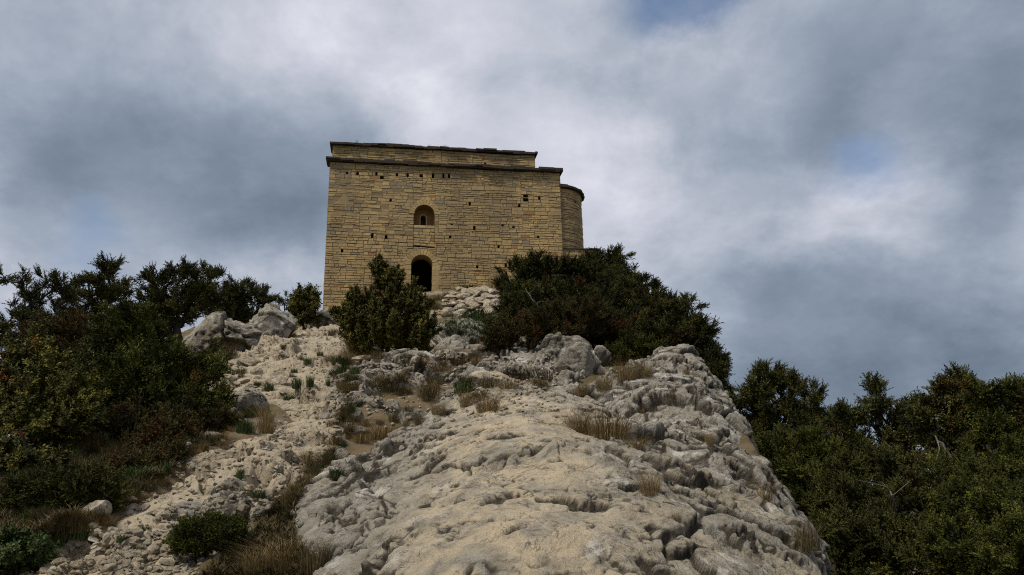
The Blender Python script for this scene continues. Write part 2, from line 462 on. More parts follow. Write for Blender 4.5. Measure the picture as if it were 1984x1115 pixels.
# the path of trodden stone
PATH = [(20, 1125), (90, 1070), (165, 1020), (230, 985), (330, 905), (430, 850), (520, 838), (548, 800), (500, 770), (425, 790), (405, 745), (430, 700), (500, 665), (575, 648), (640, 630),
        (690, 628), (672, 665), (650, 700), (700, 730), (672, 760), (668, 800), (690, 835), (650, 880), (575, 890), (590, 930), (545, 975), (480, 1015), (470, 1060), (400, 1090), (380, 1130), (300, 1230), (0, 1230)]
x, y, nr, nc = fan(-1.0, 1.15, 760, 0.2, 66, 760)
z = hill_z(x, y)
P = np.c_[x, y, z]
rockm = sstep(-0.05, 0.22, fbm(P * 0.55, 4, 21)) * sstep(-7.5, -3.5, x)
rockm = rockm * (.8 - .55 * sstep(0.0, 0.8, x - np.interp(y, *EDGE_R)))
f1, f2, cid, _ = worley((P + 0.2 * np.c_[fbm(P * 2, 2, 5), fbm(P * 2, 2, 6), fbm(P * 2, 2, 7)]) * 3.1, 4)
z = z + small_relief(P) + rockm * (0.10 * (cid - 0.5) * sstep(0, .16, f2 - f1) - 0.05 * (1 - sstep(0, .13, f2 - f1)))
z = z - 0.14 * sstep(-.05, .25, poly_sd(x, y, [gpt(*p) for p in PATH]))
ground = struct(obj('ground', mesh_np('ground', np.c_[x, y, z], grid_faces(nr, nc), {'rock': rockm}, mats=[M['ground']])))

# ------------------------------------------------------------------ bedrock sheets: the outcrops and the path
def rock_relief(P, soft, rug=1.0, blk=1.0):
    """Height to add to a limestone surface and how strongly its cracks, pits and hollows are coloured dark; soft 0..1 is how worn smooth it is."""
    wv = np.c_[fbm(P * 1.4, 3, 31), fbm(P * 1.4, 3, 41), fbm(P * 1.4, 3, 51)]
    W = P + 0.30 * wv
    rough = 1 - 0.88 * soft
    f1, f2, cid, tl = worley(W * np.array([0.95, 1.2, 1.1]), 11)
    e1 = f2 - f1
    crack1 = 1 - sstep(0.005, 0.055, e1)
    h = 0.10 * fbm(P * 0.7, 3, 61) + rough * blk * ((0.16 * (cid - 0.5) + .24 * tl) * sstep(0, 0.05, e1) - 0.06 * crack1)
    f1, f2, cid2, tl2 = worley((P + 0.16 * wv) * 3.4, 12)
    e2 = f2 - f1
    on2 = sstep(-.05, .25, noise3(P * 1.3, 5)) * rough
    crack2 = (1 - sstep(0, 0.06, e2)) * on2
    h = h + blk * (0.05 * (cid2 - 0.5) + .10 * tl2) * sstep(0, .07, e2) * on2 - 0.025 * crack2
    # short curved cracks, the rock on one side standing a little higher
    n_a = fbm(W * 1.9, 4, 151, .55); n_b = fbm(W * 4.3, 3, 161, .55); n_c = fbm(P * 3.0 + 9, 4, 191, .6)
    g_a = sstep(-.02, .2, noise3(P * 2.3, 171)); g_b = sstep(.02, .25, noise3(P * 3.1, 181)); g_c = sstep(.05, .3, noise3(P * 1.5, 201)) * rough
    line_a = np.exp(-(n_a / .048) ** 2) * g_a
    line_b = np.exp(-(n_b / .085) ** 2) * g_b
    line_c = np.exp(-(n_c / .060) ** 2) * g_c
    h = h - .035 * line_a - .018 * line_b - .03 * line_c + np.tanh(n_a / .04) * g_a * (.010 + .030 * rough) + .03 * np.tanh(n_c / .05) * g_c
    fine = fbm(P * 11, 5, 81, .64)
    rid = fbm(P * 3.4 + .4 * wv, 5, 71, 0.60, ridged=True)
    h = h + rug * (rough * 0.046 * rid + (0.14 + 0.86 * rough) * 0.030 * fine)
    pit = sstep(0.36, 0.48, fbm(W * 2.4, 5, 91, .55))
    pit2 = sstep(0.28, 0.42, fbm(P * 6.5 + wv, 3, 95)) * (.25 + .75 * rough)
    h = h - pit * 0.055 * (0.35 + 0.65 * rough) - pit2 * .028 * rug
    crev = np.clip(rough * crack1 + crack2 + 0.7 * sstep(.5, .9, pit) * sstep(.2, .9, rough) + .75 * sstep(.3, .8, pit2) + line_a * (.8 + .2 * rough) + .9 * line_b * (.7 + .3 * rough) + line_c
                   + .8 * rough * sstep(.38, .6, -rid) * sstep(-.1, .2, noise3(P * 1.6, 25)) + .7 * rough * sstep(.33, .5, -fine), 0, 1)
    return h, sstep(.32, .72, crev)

def sheet(name, poly_px, lift, shoulder, mat, na, ny, soft=None, rug=.7, blk=1.0, fs=1.0, relief=1.0, bumps=(), world_poly=None, tilt=None):
    poly = world_poly or [gpt(*p) for p in poly_px]
    poly = np.array(poly)
    ang = poly[:, 0] / (poly[:, 1] + OY)
    x, y, nr, nc = fan(ang.min() - .04, ang.max() + .04, na, poly[:, 1].min() - .3, poly[:, 1].max() + .3, ny)
    z0 = hill_z(x, y)
    P0 = np.c_[x, y, z0]
    d = poly_sd(x, y, poly) + 0.16 * fbm(P0 * 1.6, 4, 101)
    prof = np.where(d > 0, lift * (1 - np.exp(-np.maximum(d, 0) / shoulder)), np.maximum(d, -0.4) * 1.4) - 0.03
    z = z0 + prof
    for bx, by, hgt, rad in bumps:
        c = gpt(bx, by); z = z + hgt * np.exp(-((x - c[0]) ** 2 + (y - c[1]) ** 2) / rad ** 2) * sstep(-.1, .2, d)
    if tilt is not None: z = z + tilt(x, y, d)
    Z = z.reshape(nr, nc); X = x.reshape(nr, nc); Yg = y.reshape(nr, nc)
    P3 = np.stack([X, Yg, Z], -1)
    du = np.gradient(P3, axis=1); dv = np.gradient(P3, axis=0)
    N = np.cross(du, dv); N /= np.linalg.norm(N, axis=-1, keepdims=True) + 1e-12
    N = N.reshape(-1, 3)
    P = np.c_[x, y, z]
    sf = soft(x, y, d, P) if soft else np.zeros(len(x))
    h, crev = rock_relief(P * fs, sf, rug, blk)
    h = h / fs ** .9
    P = P + N * (h * relief)[:, None]
    keep = d > -0.3
    f = grid_faces(nr, nc, keep)
    used = np.unique(f); remap = np.full(len(P), -1); remap[used] = np.arange(len(used))
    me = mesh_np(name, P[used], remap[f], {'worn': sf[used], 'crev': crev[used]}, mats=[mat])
    return obj(name, me)

path = struct(sheet('path', PATH, 0.07, 0.30, M['path'], 520, 620, soft=lambda x, y, d, P: 0.15 + 0.8 * sstep(-.12, .08, fbm(P * 1.0, 4, 7)), relief=1.0))

# the big pale slab in the foreground
SLAB = [(575, 1130), (548, 1000), (560, 960), (640, 905), (730, 870), (850, 812), (940, 806), (1060, 830), (1180, 850), (1260, 872), (1330, 878), (1405, 898), (1465, 930), (1525, 962), (1545, 1010), (1575, 1060), (1620, 1130),
        (1650, 1300), (1500, 1500), (700, 1500), (560, 1300)]
_c1 = gpt(1010, 935)
def slab_soft(x, y, d, P):
    a = np.exp(-(((x - _c1[0] - 0.03 * (y - _c1[1])) / 0.66) ** 2) ** 1.5)
    return np.clip(a * sstep(.1, .5, d) * (.35 + .65 * sstep(-.34, -.12, fbm(P * 1.3, 5, 77))), 0, 1)
def slab_spine(x, y, d):
    g = np.exp(-((x - _c1[0]) / .85) ** 2)
    return (.15 * g - np.where(x < _c1[0], .20, .06) * (1 - g)) * sstep(-.1, .4, d)
slab = sheet('rock_outcrop', SLAB, 0.36, 0.22, M['limestone'], 900, 700, soft=slab_soft, tilt=slab_spine, rug=.55, blk=.50, fs=1.5, bumps=[(900, 835, .12, .35), (960, 830, .12, .4), (1080, 850, .10, .4), (1180, 870, .08, .35), (1180, 1050, .12, .35), (1420, 985, .14, .3)])
tag(slab, 'broad pale limestone outcrop rising in the foreground, worn smooth and tan along its middle', 'rock')

CLIFF = [(1075, 815), (1095, 790), (1170, 748), (1215, 735), (1290, 728), (1345, 700), (1378, 740), (1420, 800), (1450, 858), (1468, 912), (1400, 905), (1330, 880), (1250, 868), (1150, 838)]
cliff = sheet('rock_outcrop', CLIFF, 0.42, 0.28, M['grey_limestone'], 620, 520, rug=.5, blk=.85, fs=1.35, bumps=[(1330, 760, .25, .6)])
tag(cliff, 'grey cracked limestone shoulder at the edge of the ridge, behind the pale slab', 'rock')

SHELF = [(880, 745), (900, 715), (960, 695), (1010, 680), (1160, 690), (1180, 720), (1100, 745), (1000, 735), (930, 750)]
shelf = sheet('rock_outcrop', SHELF, 0.30, 0.2, M['grey_limestone'], 360, 220)
tag(shelf, 'dark cracked grey ledge running left from the big boulder under the dark junipers', 'rock')

LEDGE = [(840, 675), (850, 640), (930, 628), (960, 640), (930, 665), (890, 680)]
ledge = sheet('rock_outcrop', LEDGE, 0.35, 0.3, M['grey_limestone'], 220, 160)
tag(ledge, 'rough grey rock slab sloping below the rubble heap, right of the central bush', 'rock')

MIDR = [(640, 745), (690, 722), (760, 715), (840, 690), (910, 700), (880, 725), (800, 745), (740, 765), (700, 800), (650, 790)]
midr = sheet('rock_outcrop', MIDR, 0.22, 0.2, M['limestone'], 420, 320, rug=.45)
tag(midr, 'low broken band of tan and grey rock below the central bush', 'rock')
# ------------------------------------------------------------------ the chapel
CORNER = np.array([-8.9016, 36.0, 13.7554])            # point of the near left edge of the wall; v is the height above it
VB = -5.0
cy_, sy_ = math.cos(YAW), math.sin(YAW)
chapel = bpy.data.objects.new('stone_chapel', None); COL.objects.link(chapel)
chapel.location = CORNER + np.array([0, 0, VB]); chapel.rotation_euler = (0, 0, YAW)
tag(chapel, 'old ochre stone chapel with dark slab eaves standing on top of the rocky hill', 'chapel')

def flat_map(u, w, v): return (u, w, v - VB)

def masonry_wall(fmap, u0, u1, v0, v1, stones, mort, holes=(), openings=(), hmin=.09, hmax=.205, lmin=.16, lmax=.55, gap=.010, proud=0.022, flush=None, seed=1, bias=None, _blk=0):
    rnd = random.Random(seed)
    if not _blk and u1 - u0 > 3 and v1 - v0 > .8:
        # the coursing breaks every metre or two: build the wall from bands cut into blocks with their own courses
        edges = []
        v = v0
        while v < v1 - .3:
            H = min(rnd.uniform(.38, .8), v1 - v)
            if v1 - v - H < .3: H = v1 - v
            edges.append((v, v + H)); v += H
        for va, vb in edges:
            u = u0; lim = [o for o in openings]
            while u < u1 - 1e-6:
                e = u + rnd.uniform(1.0, 2.6)
                if u1 - e < .7: e = u1
                for hu, hv, hw_, hh_ in holes:
                    if va <= hv < vb and abs(hu - e) < hw_: e = hu + hw_
                masonry_wall(fmap, u, e, va, vb, stones, mort, holes, openings, hmin, hmax, lmin, lmax, gap, proud, flush, rnd.randint(1, 9999), bias, _blk=seed)
                u = e
        return
    v = v0
    def wob(u, v): return 0.035 * math.sin(u * 0.9 + v * 1.3 + (_blk or seed)) * math.sin(v * 2.1 + u * .37) + 0.012 * math.sin(u * 3.7 + v * 5)
    while v < v1 - 0.02:
        h = rnd.uniform(hmin, hmax)
        if rnd.random() < .12: h *= .6
        if v + h > v1 - hmin * .5: h = v1 - v
        vm = v + h / 2
        spans = [(u0, u1)]
        for (uc, hw, vb, vs, ro) in openings:
            if vm < vb or vm > vs + ro: continue
            half = (hw if vm < vs else math.sqrt(max(ro * ro - (vm - vs) ** 2, 0))) if ro > 0 else hw
            if half < .05: continue
            spans = [q for a, b in spans for q in ((a, min(b, uc - half)), (max(a, uc + half), b)) if q[1] - q[0] > .03]
        for a, b in spans:
            cuts = [a]; hs = [(hu, hwid) for hu, hv, hwid, hh in holes if v <= hv < v + h and a < hu - hwid / 2 and hu + hwid / 2 < b]
            marks = sorted([(hu - hwid / 2, hu + hwid / 2) for hu, hwid in hs])
            u = a; cells = []
            while u < b - 1e-6:
                L = rnd.uniform(lmin, lmax) * (1.25 if h > .19 else 1)
                nu = u + L
                for ma, mb in marks:
                    if u < ma - 1e-6 < nu: nu = ma; break
                    if abs(u - ma) < 1e-6: nu = mb; break
                if b - nu < lmin * .6: nu = b if not any(u <= ma - 1e-6 < b for ma, mb in marks) else nu
                nu = min(nu, b)
                cells.append((u, nu, any(abs(u - ma) < 1e-6 for ma, mb in marks))); u = nu
            for ca, cb, hole in cells:
                va, vb_ = v, v + h
                q = [(ca, va + wob(ca, va)), (cb, va + wob(cb, va)), (cb, vb_ + wob(cb, vb_)), (ca, vb_ + wob(ca, vb_))]
                if hole:
                    fr = [fmap(x, 0.0, y) for x, y in q]; bk = [fmap(x, 0.45, y) for x, y in q]
                    mort.add(fr + bk, [(0, 1, 5, 4), (1, 2, 6, 5), (2, 3, 7, 6), (3, 0, 4, 7), (4, 5, 6, 7)], .05)
                    continue
                fl = flush(ca, va) if flush else 0
                d_m = proud * (1 - .8 * fl)
                mort.add([fmap(x, d_m, y) for x, y in q], [(0, 1, 2, 3)], rnd.uniform(.3, .8))
                g = gap * rnd.uniform(.6, 1.5) * .5
                if cb - ca < 4 * g or h < 5 * g: g *= .3
                j = lambda: rnd.uniform(-.014, .014)
                o = [(q[0][0] + g + j(), q[0][1] + g + j()), (q[1][0] - g + j(), q[1][1] + g + j()), (q[2][0] - g + j(), q[2][1] - g + j()), (q[3][0] + g + j(), q[3][1] - g + j())]
                e = .012
                fz = -rnd.uniform(-.008, .016)
                inn = [(o[0][0] + e, o[0][1] + e), (o[1][0] - e, o[1][1] + e), (o[2][0] - e, o[2][1] - e), (o[3][0] + e, o[3][1] - e)]
                n = max(1, int((cb - ca) / .4)) if fmap is not flat_map else 1
                ti = min(max(rnd.gauss(.53, .30) + (bias(ca, va) if bias else 0), 0.02), .92)
                if rnd.random() < .012: ti = 1.0
                for k in range(n):
                    def L2(p, r, s): return (p[0] + (r[0] - p[0]) * s, p[1] + (r[1] - p[1]) * s)
                    s0, s1 = k / n, (k + 1) / n
                    oo = [L2(o[0], o[1], s0), L2(o[0], o[1], s1), L2(o[3], o[2], s1), L2(o[3], o[2], s0)]
                    ii = [L2(inn[0], inn[1], s0), L2(inn[0], inn[1], s1), L2(inn[3], inn[2], s1), L2(inn[3], inn[2], s0)]
                    fc = [(0, 1, 5, 4), (2, 3, 7, 6), (4, 5, 6, 7)]
                    if k == 0: fc.append((3, 0, 4, 7))
                    if k == n - 1: fc.append((1, 2, 6, 5))
                    stones.add([fmap(x, proud + .02, y) for x, y in oo] + [fmap(x, fz, y) for x, y in ii], fc, ti)
        v += h

HOLES = [(u, v, .10, .16) for u, v in ((.85, 3.42), (1.37, 3.45), (2.29, 3.44), (3.31, 3.46), (3.84, 3.46), (4.49, 3.46), (5.11, 3.46), (5.63, 3.46), (5.92, 3.46))] + \
        [(u, v, .11, .16) for u, v in ((2.54, 3.22), (3.03, 1.99), (6.96, 2.1), (6.05, .91), (7.19, .87), (8.62, .93), (9.17, .89), (10.42, .33), (8.39, -.13), (2.18, .08), (2.85, .21), (.78, -.69), (7.32, -1.22), (8.73, -1.18), (10.54, 2.5), (9.49, 2.14), (5.98, .27))] + \
        [(9.79, 2.36, .17, .2), (9.79, 2.55, .17, .2), (2.18, .25, .11, .16)]
WIN = (4.70, .52, .79, 1.40, .50)     # centre, half width, sill, springing, radius
DOOR = (4.60, .52, -3.05, -1.27, .53)
VR = .27                               # depth of the arch stones
front = MB(); fmort = MB()
def wall_flush(u, v): return 1.0 if (v > .6 and v < 3.1 and u < 5.5 - .4 * (v - 1)) and random.random() < .85 else (random.uniform(.3, 1) if random.random() < .45 else 0)
def wall_bias(u, v): return -.16 * sst(.2, 1.8, v) * sst(9.6, 8.0, u) + .10 * sst(.3, -1, v)
def sst(a, b, x):
    t = min(max((x - a) / (b - a), 0), 1); return t * t * (3 - 2 * t)
ops = [(WIN[0], WIN[1], WIN[2], WIN[3], WIN[4] + VR), (DOOR[0], DOOR[1] + .0, DOOR[2] - 2, DOOR[3], DOOR[4] + VR), (4.70, .52, -.26, .79, 0)]
masonry_wall(flat_map, 0, 11.66, VB, 3.98, front, fmort, HOLES, ops, flush=wall_flush, bias=wall_bias)
patchm = MB()
masonry_wall(lambda u, w, v: (u, w + .015, v - VB), 4.18, 5.22, -.3, .66, patchm, fmort, hmin=.12, hmax=.2, lmin=.18, lmax=.36, seed=5)
for a, b in ((4.19, 4.76), (4.775, 5.21)): patchm.box(a, b, -.012, .5, .665 - VB, .79 - VB, .85 if a < 4.5 else .6, .006)
# arch stones
def voussoirs(m, uc, vs, r0, r1, n, depth, tint=.6):
    for k in range(n):
        a0 = math.pi * k / n + .012; a1 = math.pi * (k + 1) / n - .012
        rr = r1 + random.uniform(-.03, .05); z0 = -.012 - random.uniform(0, .012)
        q = [(r0, a0), (rr, a0), (rr, a1), (r0, a1)]
        vs_ = [(uc + r * math.cos(a), z0, vs + r * math.sin(a) - VB) for r, a in q] + [(uc + r * math.cos(a), depth, vs + r * math.sin(a) - VB) for r, a in q]
        m.add(vs_, [(3, 2, 1, 0), (0, 1, 5, 4), (1, 2, 6, 5), (2, 3, 7, 6), (3, 0, 4, 7)], min(.9, random.gauss(tint, .14)))
    K = 24
    ring = [(uc + r * math.cos(math.pi * k / K), .012, vs + r * math.sin(math.pi * k / K) - VB) for k in range(K + 1) for r in (r0 + .004, r1 + .13)]
    m.add(ring, [(2 * k, 2 * k + 1, 2 * k + 3, 2 * k + 2) for k in range(K)], .3)
vou_w = MB(); voussoirs(vou_w, WIN[0], WIN[3], WIN[4], WIN[4] + VR, 13, .3, .5)
vou_d = MB(); voussoirs(vou_d, DOOR[0], DOOR[3], DOOR[4], DOOR[4] + VR, 13, .3, .62)
wall = front.build('wall', M['masonry'], chapel)
fmort.build('mortar', M['mortar'], wall)
patchm.build('window_infill', M['masonry'], chapel)

def arch_pts(uc, hw, vb, vs, r, n=14):
    return [(uc - hw, vb), ] + [(uc - r * math.cos(math.pi * k / n), vs + r * math.sin(math.pi * k / n)) for k in range(n + 1)] + [(uc + hw, vb)]
# window: splayed niche with a narrow slit
niche = MB()
A = arch_pts(WIN[0], .50, WIN[2], WIN[3], .50); Bk = arch_pts(WIN[0], .47, WIN[2] + .02, WIN[3] - .05, .47); Sl = arch_pts(4.66, .135, .82, 1.37, .135)
n = len(A)
def ring_faces(n, a, b, close=True): return [(a + i, a + (i + 1) % n, b + (i + 1) % n, b + i) for i in range(n if close else n - 1)]
niche.add([(u, .0, v - VB) for u, v in A] + [(u, .42, v - VB) for u, v in Bk] + [(u, .421, v - VB) for u, v in Bk] + [(u, .43, v - VB) for u, v in Sl] + [(u, .46, v - VB) for u, v in Sl] + [(u, .95, v - VB) for u, v in Sl],
          ring_faces(n, 0, n) + ring_faces(n, 2 * n, 3 * n) + ring_faces(n, 4 * n, 5 * n) + [tuple(range(5 * n, 6 * n))], .5)
window = niche.build('window', M['plaster'], chapel)
vou_w.build('arch_stones', M['masonry'], window)
rim = MB()
So = arch_pts(4.66, .175, .82, 1.37, .175)
rim.add([(u, .40, v - VB) for u, v in So] + [(u, .40, v - VB) for u, v in Sl] + [(u, .62, v - VB) for u, v in Sl] + [(u, .45, v - VB) for u, v in So], ring_faces(n, 0, n, False) + ring_faces(n, n, 2 * n, False) + ring_faces(n, 3 * n, 0, False), .85)
rim.build('slit_frame', M['masonry'], window)
# doorway
dr = MB()
A = arch_pts(DOOR[0], .52, DOOR[2] - 1.5, DOOR[3], .53)
dr.add([(u, .0, v - VB) for u, v in A] + [(u, .75, v - VB) for u, v in A], ring_faces(n, 0, n, False), .5)
for i in range(7):
    v = DOOR[2] + i * .255
    for s in (-1, 1): dr.box(DOOR[0] + s * .515 - (0 if s > 0 else .3 + random.uniform(0, .15)), DOOR[0] + s * .515 + (0 if s < 0 else .3 + random.uniform(0, .15)), -.016, .5, v - VB, v + .245 - VB, random.gauss(.65, .1), .008)
doorway = dr.build('doorway', M['masonry'], chapel)
vou_d.build('arch_stones', M['masonry'], doorway)
# dark room behind the doorway, and the body of the building
core = MB()
room = [(1.2, .76), (9.5, .76), (9.5, 4.2), (1.2, 4.2)]
z0, z1 = DOOR[2] - 1 - VB, 2.9 - VB
A2 = [(u, v - VB) for u, v in A]
core.add([(u, .76, v) for u, v in A2] + [(u, .76, v) for u, v in ((1.2, z0), (1.2, z1), (9.5, z1), (9.5, z0))], [tuple([n, n + 1] + [n + 2, n + 3] + [n - 1] + list(range(n - 2, -1, -1)))], .5)
core.add([(1.2, .76, z0), (9.5, .76, z0), (9.5, 4.2, z0), (1.2, 4.2, z0), (1.2, .76, z1), (9.5, .76, z1), (9.5, 4.2, z1), (1.2, 4.2, z1)], [(0, 1, 2, 3), (4, 5, 6, 7), (1, 2, 6, 5), (2, 3, 7, 6), (3, 0, 4, 7)], .5)
core.build('interior', M['interior'], chapel)
side = MB(); smort = MB()
masonry_wall(lambda u, w, v: (11.66 - w + .03, .02 + u, v - VB), .01, 5.2, VB, 3.98, side, smort, seed=9)
masonry_wall(lambda u, w, v: (w - .0, 5.2 - u, v - VB), 0.0, 5.17, VB, 3.98, side, smort, seed=10)
masonry_wall(lambda u, w, v: (11.66 - u, 5.22 - w, v - VB), 0.0, 11.6, VB, 3.98, side, smort, seed=12)
sw = side.build('side_wall', M['masonry'], chapel); smort.build('mortar', M['mortar'], sw)
# upper storey set back behind the eaves
up = MB(); upm = MB()
masonry_wall(lambda u, w, v: (u, w + .60, v - VB), .06, 10.50, 4.05, 5.22, up, upm, holes=[(7.85, 4.62, .10, .1)], hmin=.09, hmax=.19, lmin=.25, lmax=.7, seed=3)
masonry_wall(lambda u, w, v: (10.50 - w, u + .61, v - VB), .0, 4.0, 4.05, 5.22, up, upm, seed=14)
masonry_wall(lambda u, w, v: (.06 + w, 4.6 - u, v - VB), .0, 4.0, 4.05, 5.22, up, upm, seed=15)
upw = up.build('upper_wall', M['masonry'], chapel); upm.build('mortar', M['mortar'], upw)

def slab_row(m, u0, u1, w0, w1, v, t, n_layers=2, rise=0.0, seed=2):
    rnd = random.Random(seed)
    for k in range(n_layers):
        u = u0 + rnd.uniform(-.03, .03)
        while u < u1:
            L = rnd.uniform(.25, .85); e = min(u + L, u1 + rnd.uniform(0, .04))
            th = t * rnd.uniform(.6, 1.55); zz = v + k * t * .98 + rnd.uniform(-.012, .03)
            f = w0 + (.04 if k else 0) + rnd.uniform(-.07, .07)
            vs = [(u, f, zz), (e, f, zz + rnd.uniform(-.015, .015)), (e, w1, zz + rise), (u, w1, zz + rise)]
            vs += [(x + rnd.uniform(-.01, .01), y, z + th) for x, y, z in vs]
            m.add(vs, [(3, 2, 1, 0), (4, 5, 6, 7), (0, 1, 5, 4), (1, 2, 6, 5), (2, 3, 7, 6), (3, 0, 4, 7)], rnd.random())
            u = e + .006
cor = MB(); slab_row(cor, -.19, 11.80, -.20, .75, 3.985, .085, 2, .05)
cor.build('eave', M['roof_slab'], chapel)
rf = MB(); slab_row(rf, -.07, 10.62, .44, 1.6, 5.225, .08, 2, .06, seed=8)
rf.box(-.05, 10.6, 1.5, 4.7, 5.26 - 0, 5.4, .5)
roof = MB(); roof.v = [(x, y, z - VB) for x, y, z in rf.v]; roof.f = rf.f; roof.t = rf.t
roof.build('roof', M['roof_slab'], chapel)
for o in chapel.children:
    if o.name.startswith('eave'):
        co = np.empty(len(o.data.vertices) * 3); o.data.vertices.foreach_get('co', co); co = co.reshape(-1, 3); co[:, 2] -= VB; o.data.vertices.foreach_set('co', co.ravel()); o.data.update()
# apse
AU, AW, AR = 11.62, 1.62, 1.5
def apse_map(r):
    def f(s, w, v):
        a = -math.pi / 2 + s / r
        return (AU + (r - w) * math.cos(a), AW + (r - w) * math.sin(a), v - VB)
    return f
ap = MB(); apm = MB()
masonry_wall(apse_map(AR), 0, math.pi * AR, -.12, 3.2, ap, apm, seed=21, lmin=.22, lmax=.5, holes=[(1.0, 2.55, .09, .1), (1.45, 2.5, .09, .1)])
aw = ap.build('apse_wall', M['masonry'], chapel); apm.build('mortar', M['mortar'], aw)
ar = MB()
for k in range(2):
    a = -math.pi / 2
    while a < math.pi / 2:
        da = random.uniform(.16, .34); r1 = AR + .17 + random.uniform(-.03, .04) - .03 * k; r0 = .5
        zz = 3.2 - VB + .075 * k + random.uniform(-.008, .012); th = .075 * random.uniform(.7, 1.3)
        q = [(r0, a), (r1, a), (r1, a + da - .01), (r0, a + da - .01)]
        vs = [(AU + r * math.cos(b), AW + r * math.sin(b), zz + (.16 if r < 1 else 0)) for r, b in q]
        ar.add(vs + [(x, y, z + th) for x, y, z in vs], [(3, 2, 1, 0), (4, 5, 6, 7), (0, 1, 5, 4), (1, 2, 6, 5), (2, 3, 7, 6), (3, 0, 4, 7)], random.random())
        a += da
ar.build('apse_roof', M['roof_slab'], chapel)
# low projecting block under the apse, with its coping slab
bl = MB(); blm = MB()
masonry_wall(lambda u, w, v: (u, w + .12, v - VB), 11.66, 13.35, VB, -.16, bl, blm, seed=31)
masonry_wall(lambda u, w, v: (13.35 - w, .13 + u, v - VB), 0, 3.0, VB, -.16, bl, blm, seed=32)
bw = bl.build('base_block', M['masonry'], chapel); blm.build('mortar', M['mortar'], bw)
cp = MB()
u = 11.72
while u < 13.3:
    e = u + random.uniform(.35, .6); f_ = .02 if u > 12.7 else .06
    cp.box(u, min(e, 13.62), f_, 3.2, -.155 - VB, -.155 + random.uniform(.05, .075) - VB, random.random(), .01); u = e + .01
cp.build('coping', M['roof_slab'], bw)
# ------------------------------------------------------------------ boulders and stones
def ico(sub):
    bm = bmesh.new(); bmesh.ops.create_icosphere(bm, subdivisions=sub, radius=1.0)
    v = np.array([x.co[:] for x in bm.verts]); f = np.array([[q.index for q in x.verts] for x in bm.faces]); bm.free()
    return v, f
ICO = {k: ico(k) for k in (2, 3, 5, 6)}

def stone_shape(sub, dims, seed, planes=9, lo=.46, hi=.85):
    v, f = ICO[sub]; p = v.copy(); r = np.random.default_rng(seed)
    for _ in range(planes):
        n = r.normal(size=3); n /= np.linalg.norm(n); d = r.uniform(lo, hi)
        p = p - np.maximum(p @ n - d, 0)[:, None] * n * .92
    return p * np.array(dims), f, v

def boulder(px, py, wpx, hpx, label, mat='grey_limestone', depth=.75, sub=6, planes=10, sink=.35, yaw=0.0, relief=.8, Y=None):
    """py is where the stone meets the ground in the photograph."""
    g = at(px, py, Y) if Y else None
    if g is None:
        q = gpt(px, py); g = np.array([q[0], q[1], float(hill_z(q[0], q[1]))])
    s = g[1] / F_PX
    a, hgt = wpx * s / 2, hpx * s
    c = hgt / (1 + sink) * 1.04
    seed = int(px * 7 + py * 13)
    p, f, v = stone_shape(sub, (a * 1.08, a * depth, c), seed, planes)
    ca, sa = math.cos(yaw), math.sin(yaw)
    p = p @ np.array([[ca, sa, 0], [-sa, ca, 0], [0, 0, 1]])
    P = p + g + np.array([0, a * depth * .5, hgt - c * .96])
    k = min(1.0, max(a, .12) / .8)
    h, crev = rock_relief(P / k ** .5 + seed % 17, np.full(len(P), .1), .5)
    n = v * np.array([1 / a, 1 / (a * depth), 1 / c]); n /= np.linalg.norm(n, axis=1)[:, None]
    P = P + n * (h * relief * k)[:, None]
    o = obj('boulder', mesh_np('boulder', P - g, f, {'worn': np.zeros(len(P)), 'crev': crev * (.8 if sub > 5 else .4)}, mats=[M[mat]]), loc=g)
    return tag(o, label, 'rock')

boulder(518, 660, 128, 78, 'big rounded grey boulder beside the path, below the left end of the chapel')
boulder(410, 684, 190, 84, 'long weathered grey rock under the dark junipers, left of the big rounded boulder', depth=.5)
boulder(620, 636, 72, 44, 'grey domed boulder close to the foot of the chapel corner')
boulder(437, 612, 46, 24, 'small grey rock top showing under the round juniper bush', Y=21)
boulder(1090, 732, 172, 98, 'big white-streaked grey boulder jutting out beneath the dark juniper mass', depth=.7)
boulder(1025, 797, 172, 84, 'smooth tan rock with a dark crack, between two tufts behind the pale slab', mat='limestone', depth=.8)
boulder(985, 772, 90, 44, 'low tan rock between the white-streaked boulder and the smooth tan rock', mat='limestone')
boulder(1075, 772, 70, 34, 'small grey-tan rock right of the smooth tan rock with the crack', mat='limestone')
boulder(1322, 742, 66, 60, 'pale knobbly boulder perched at the right end of the ridge', planes=5)
boulder(470, 806, 78, 58, 'dark grey boulder on the left edge of the path beside a dry grass tuft')
boulder(445, 828, 58, 40, 'low grey boulder leaning against the darker one at the left edge of the path')
boulder(148, 888, 82, 60, 'grey lichen-spotted boulder deep in the undergrowth under the yellowing shrub')
boulder(4, 918, 66, 76, 'grey boulder cut by the left edge of the picture')
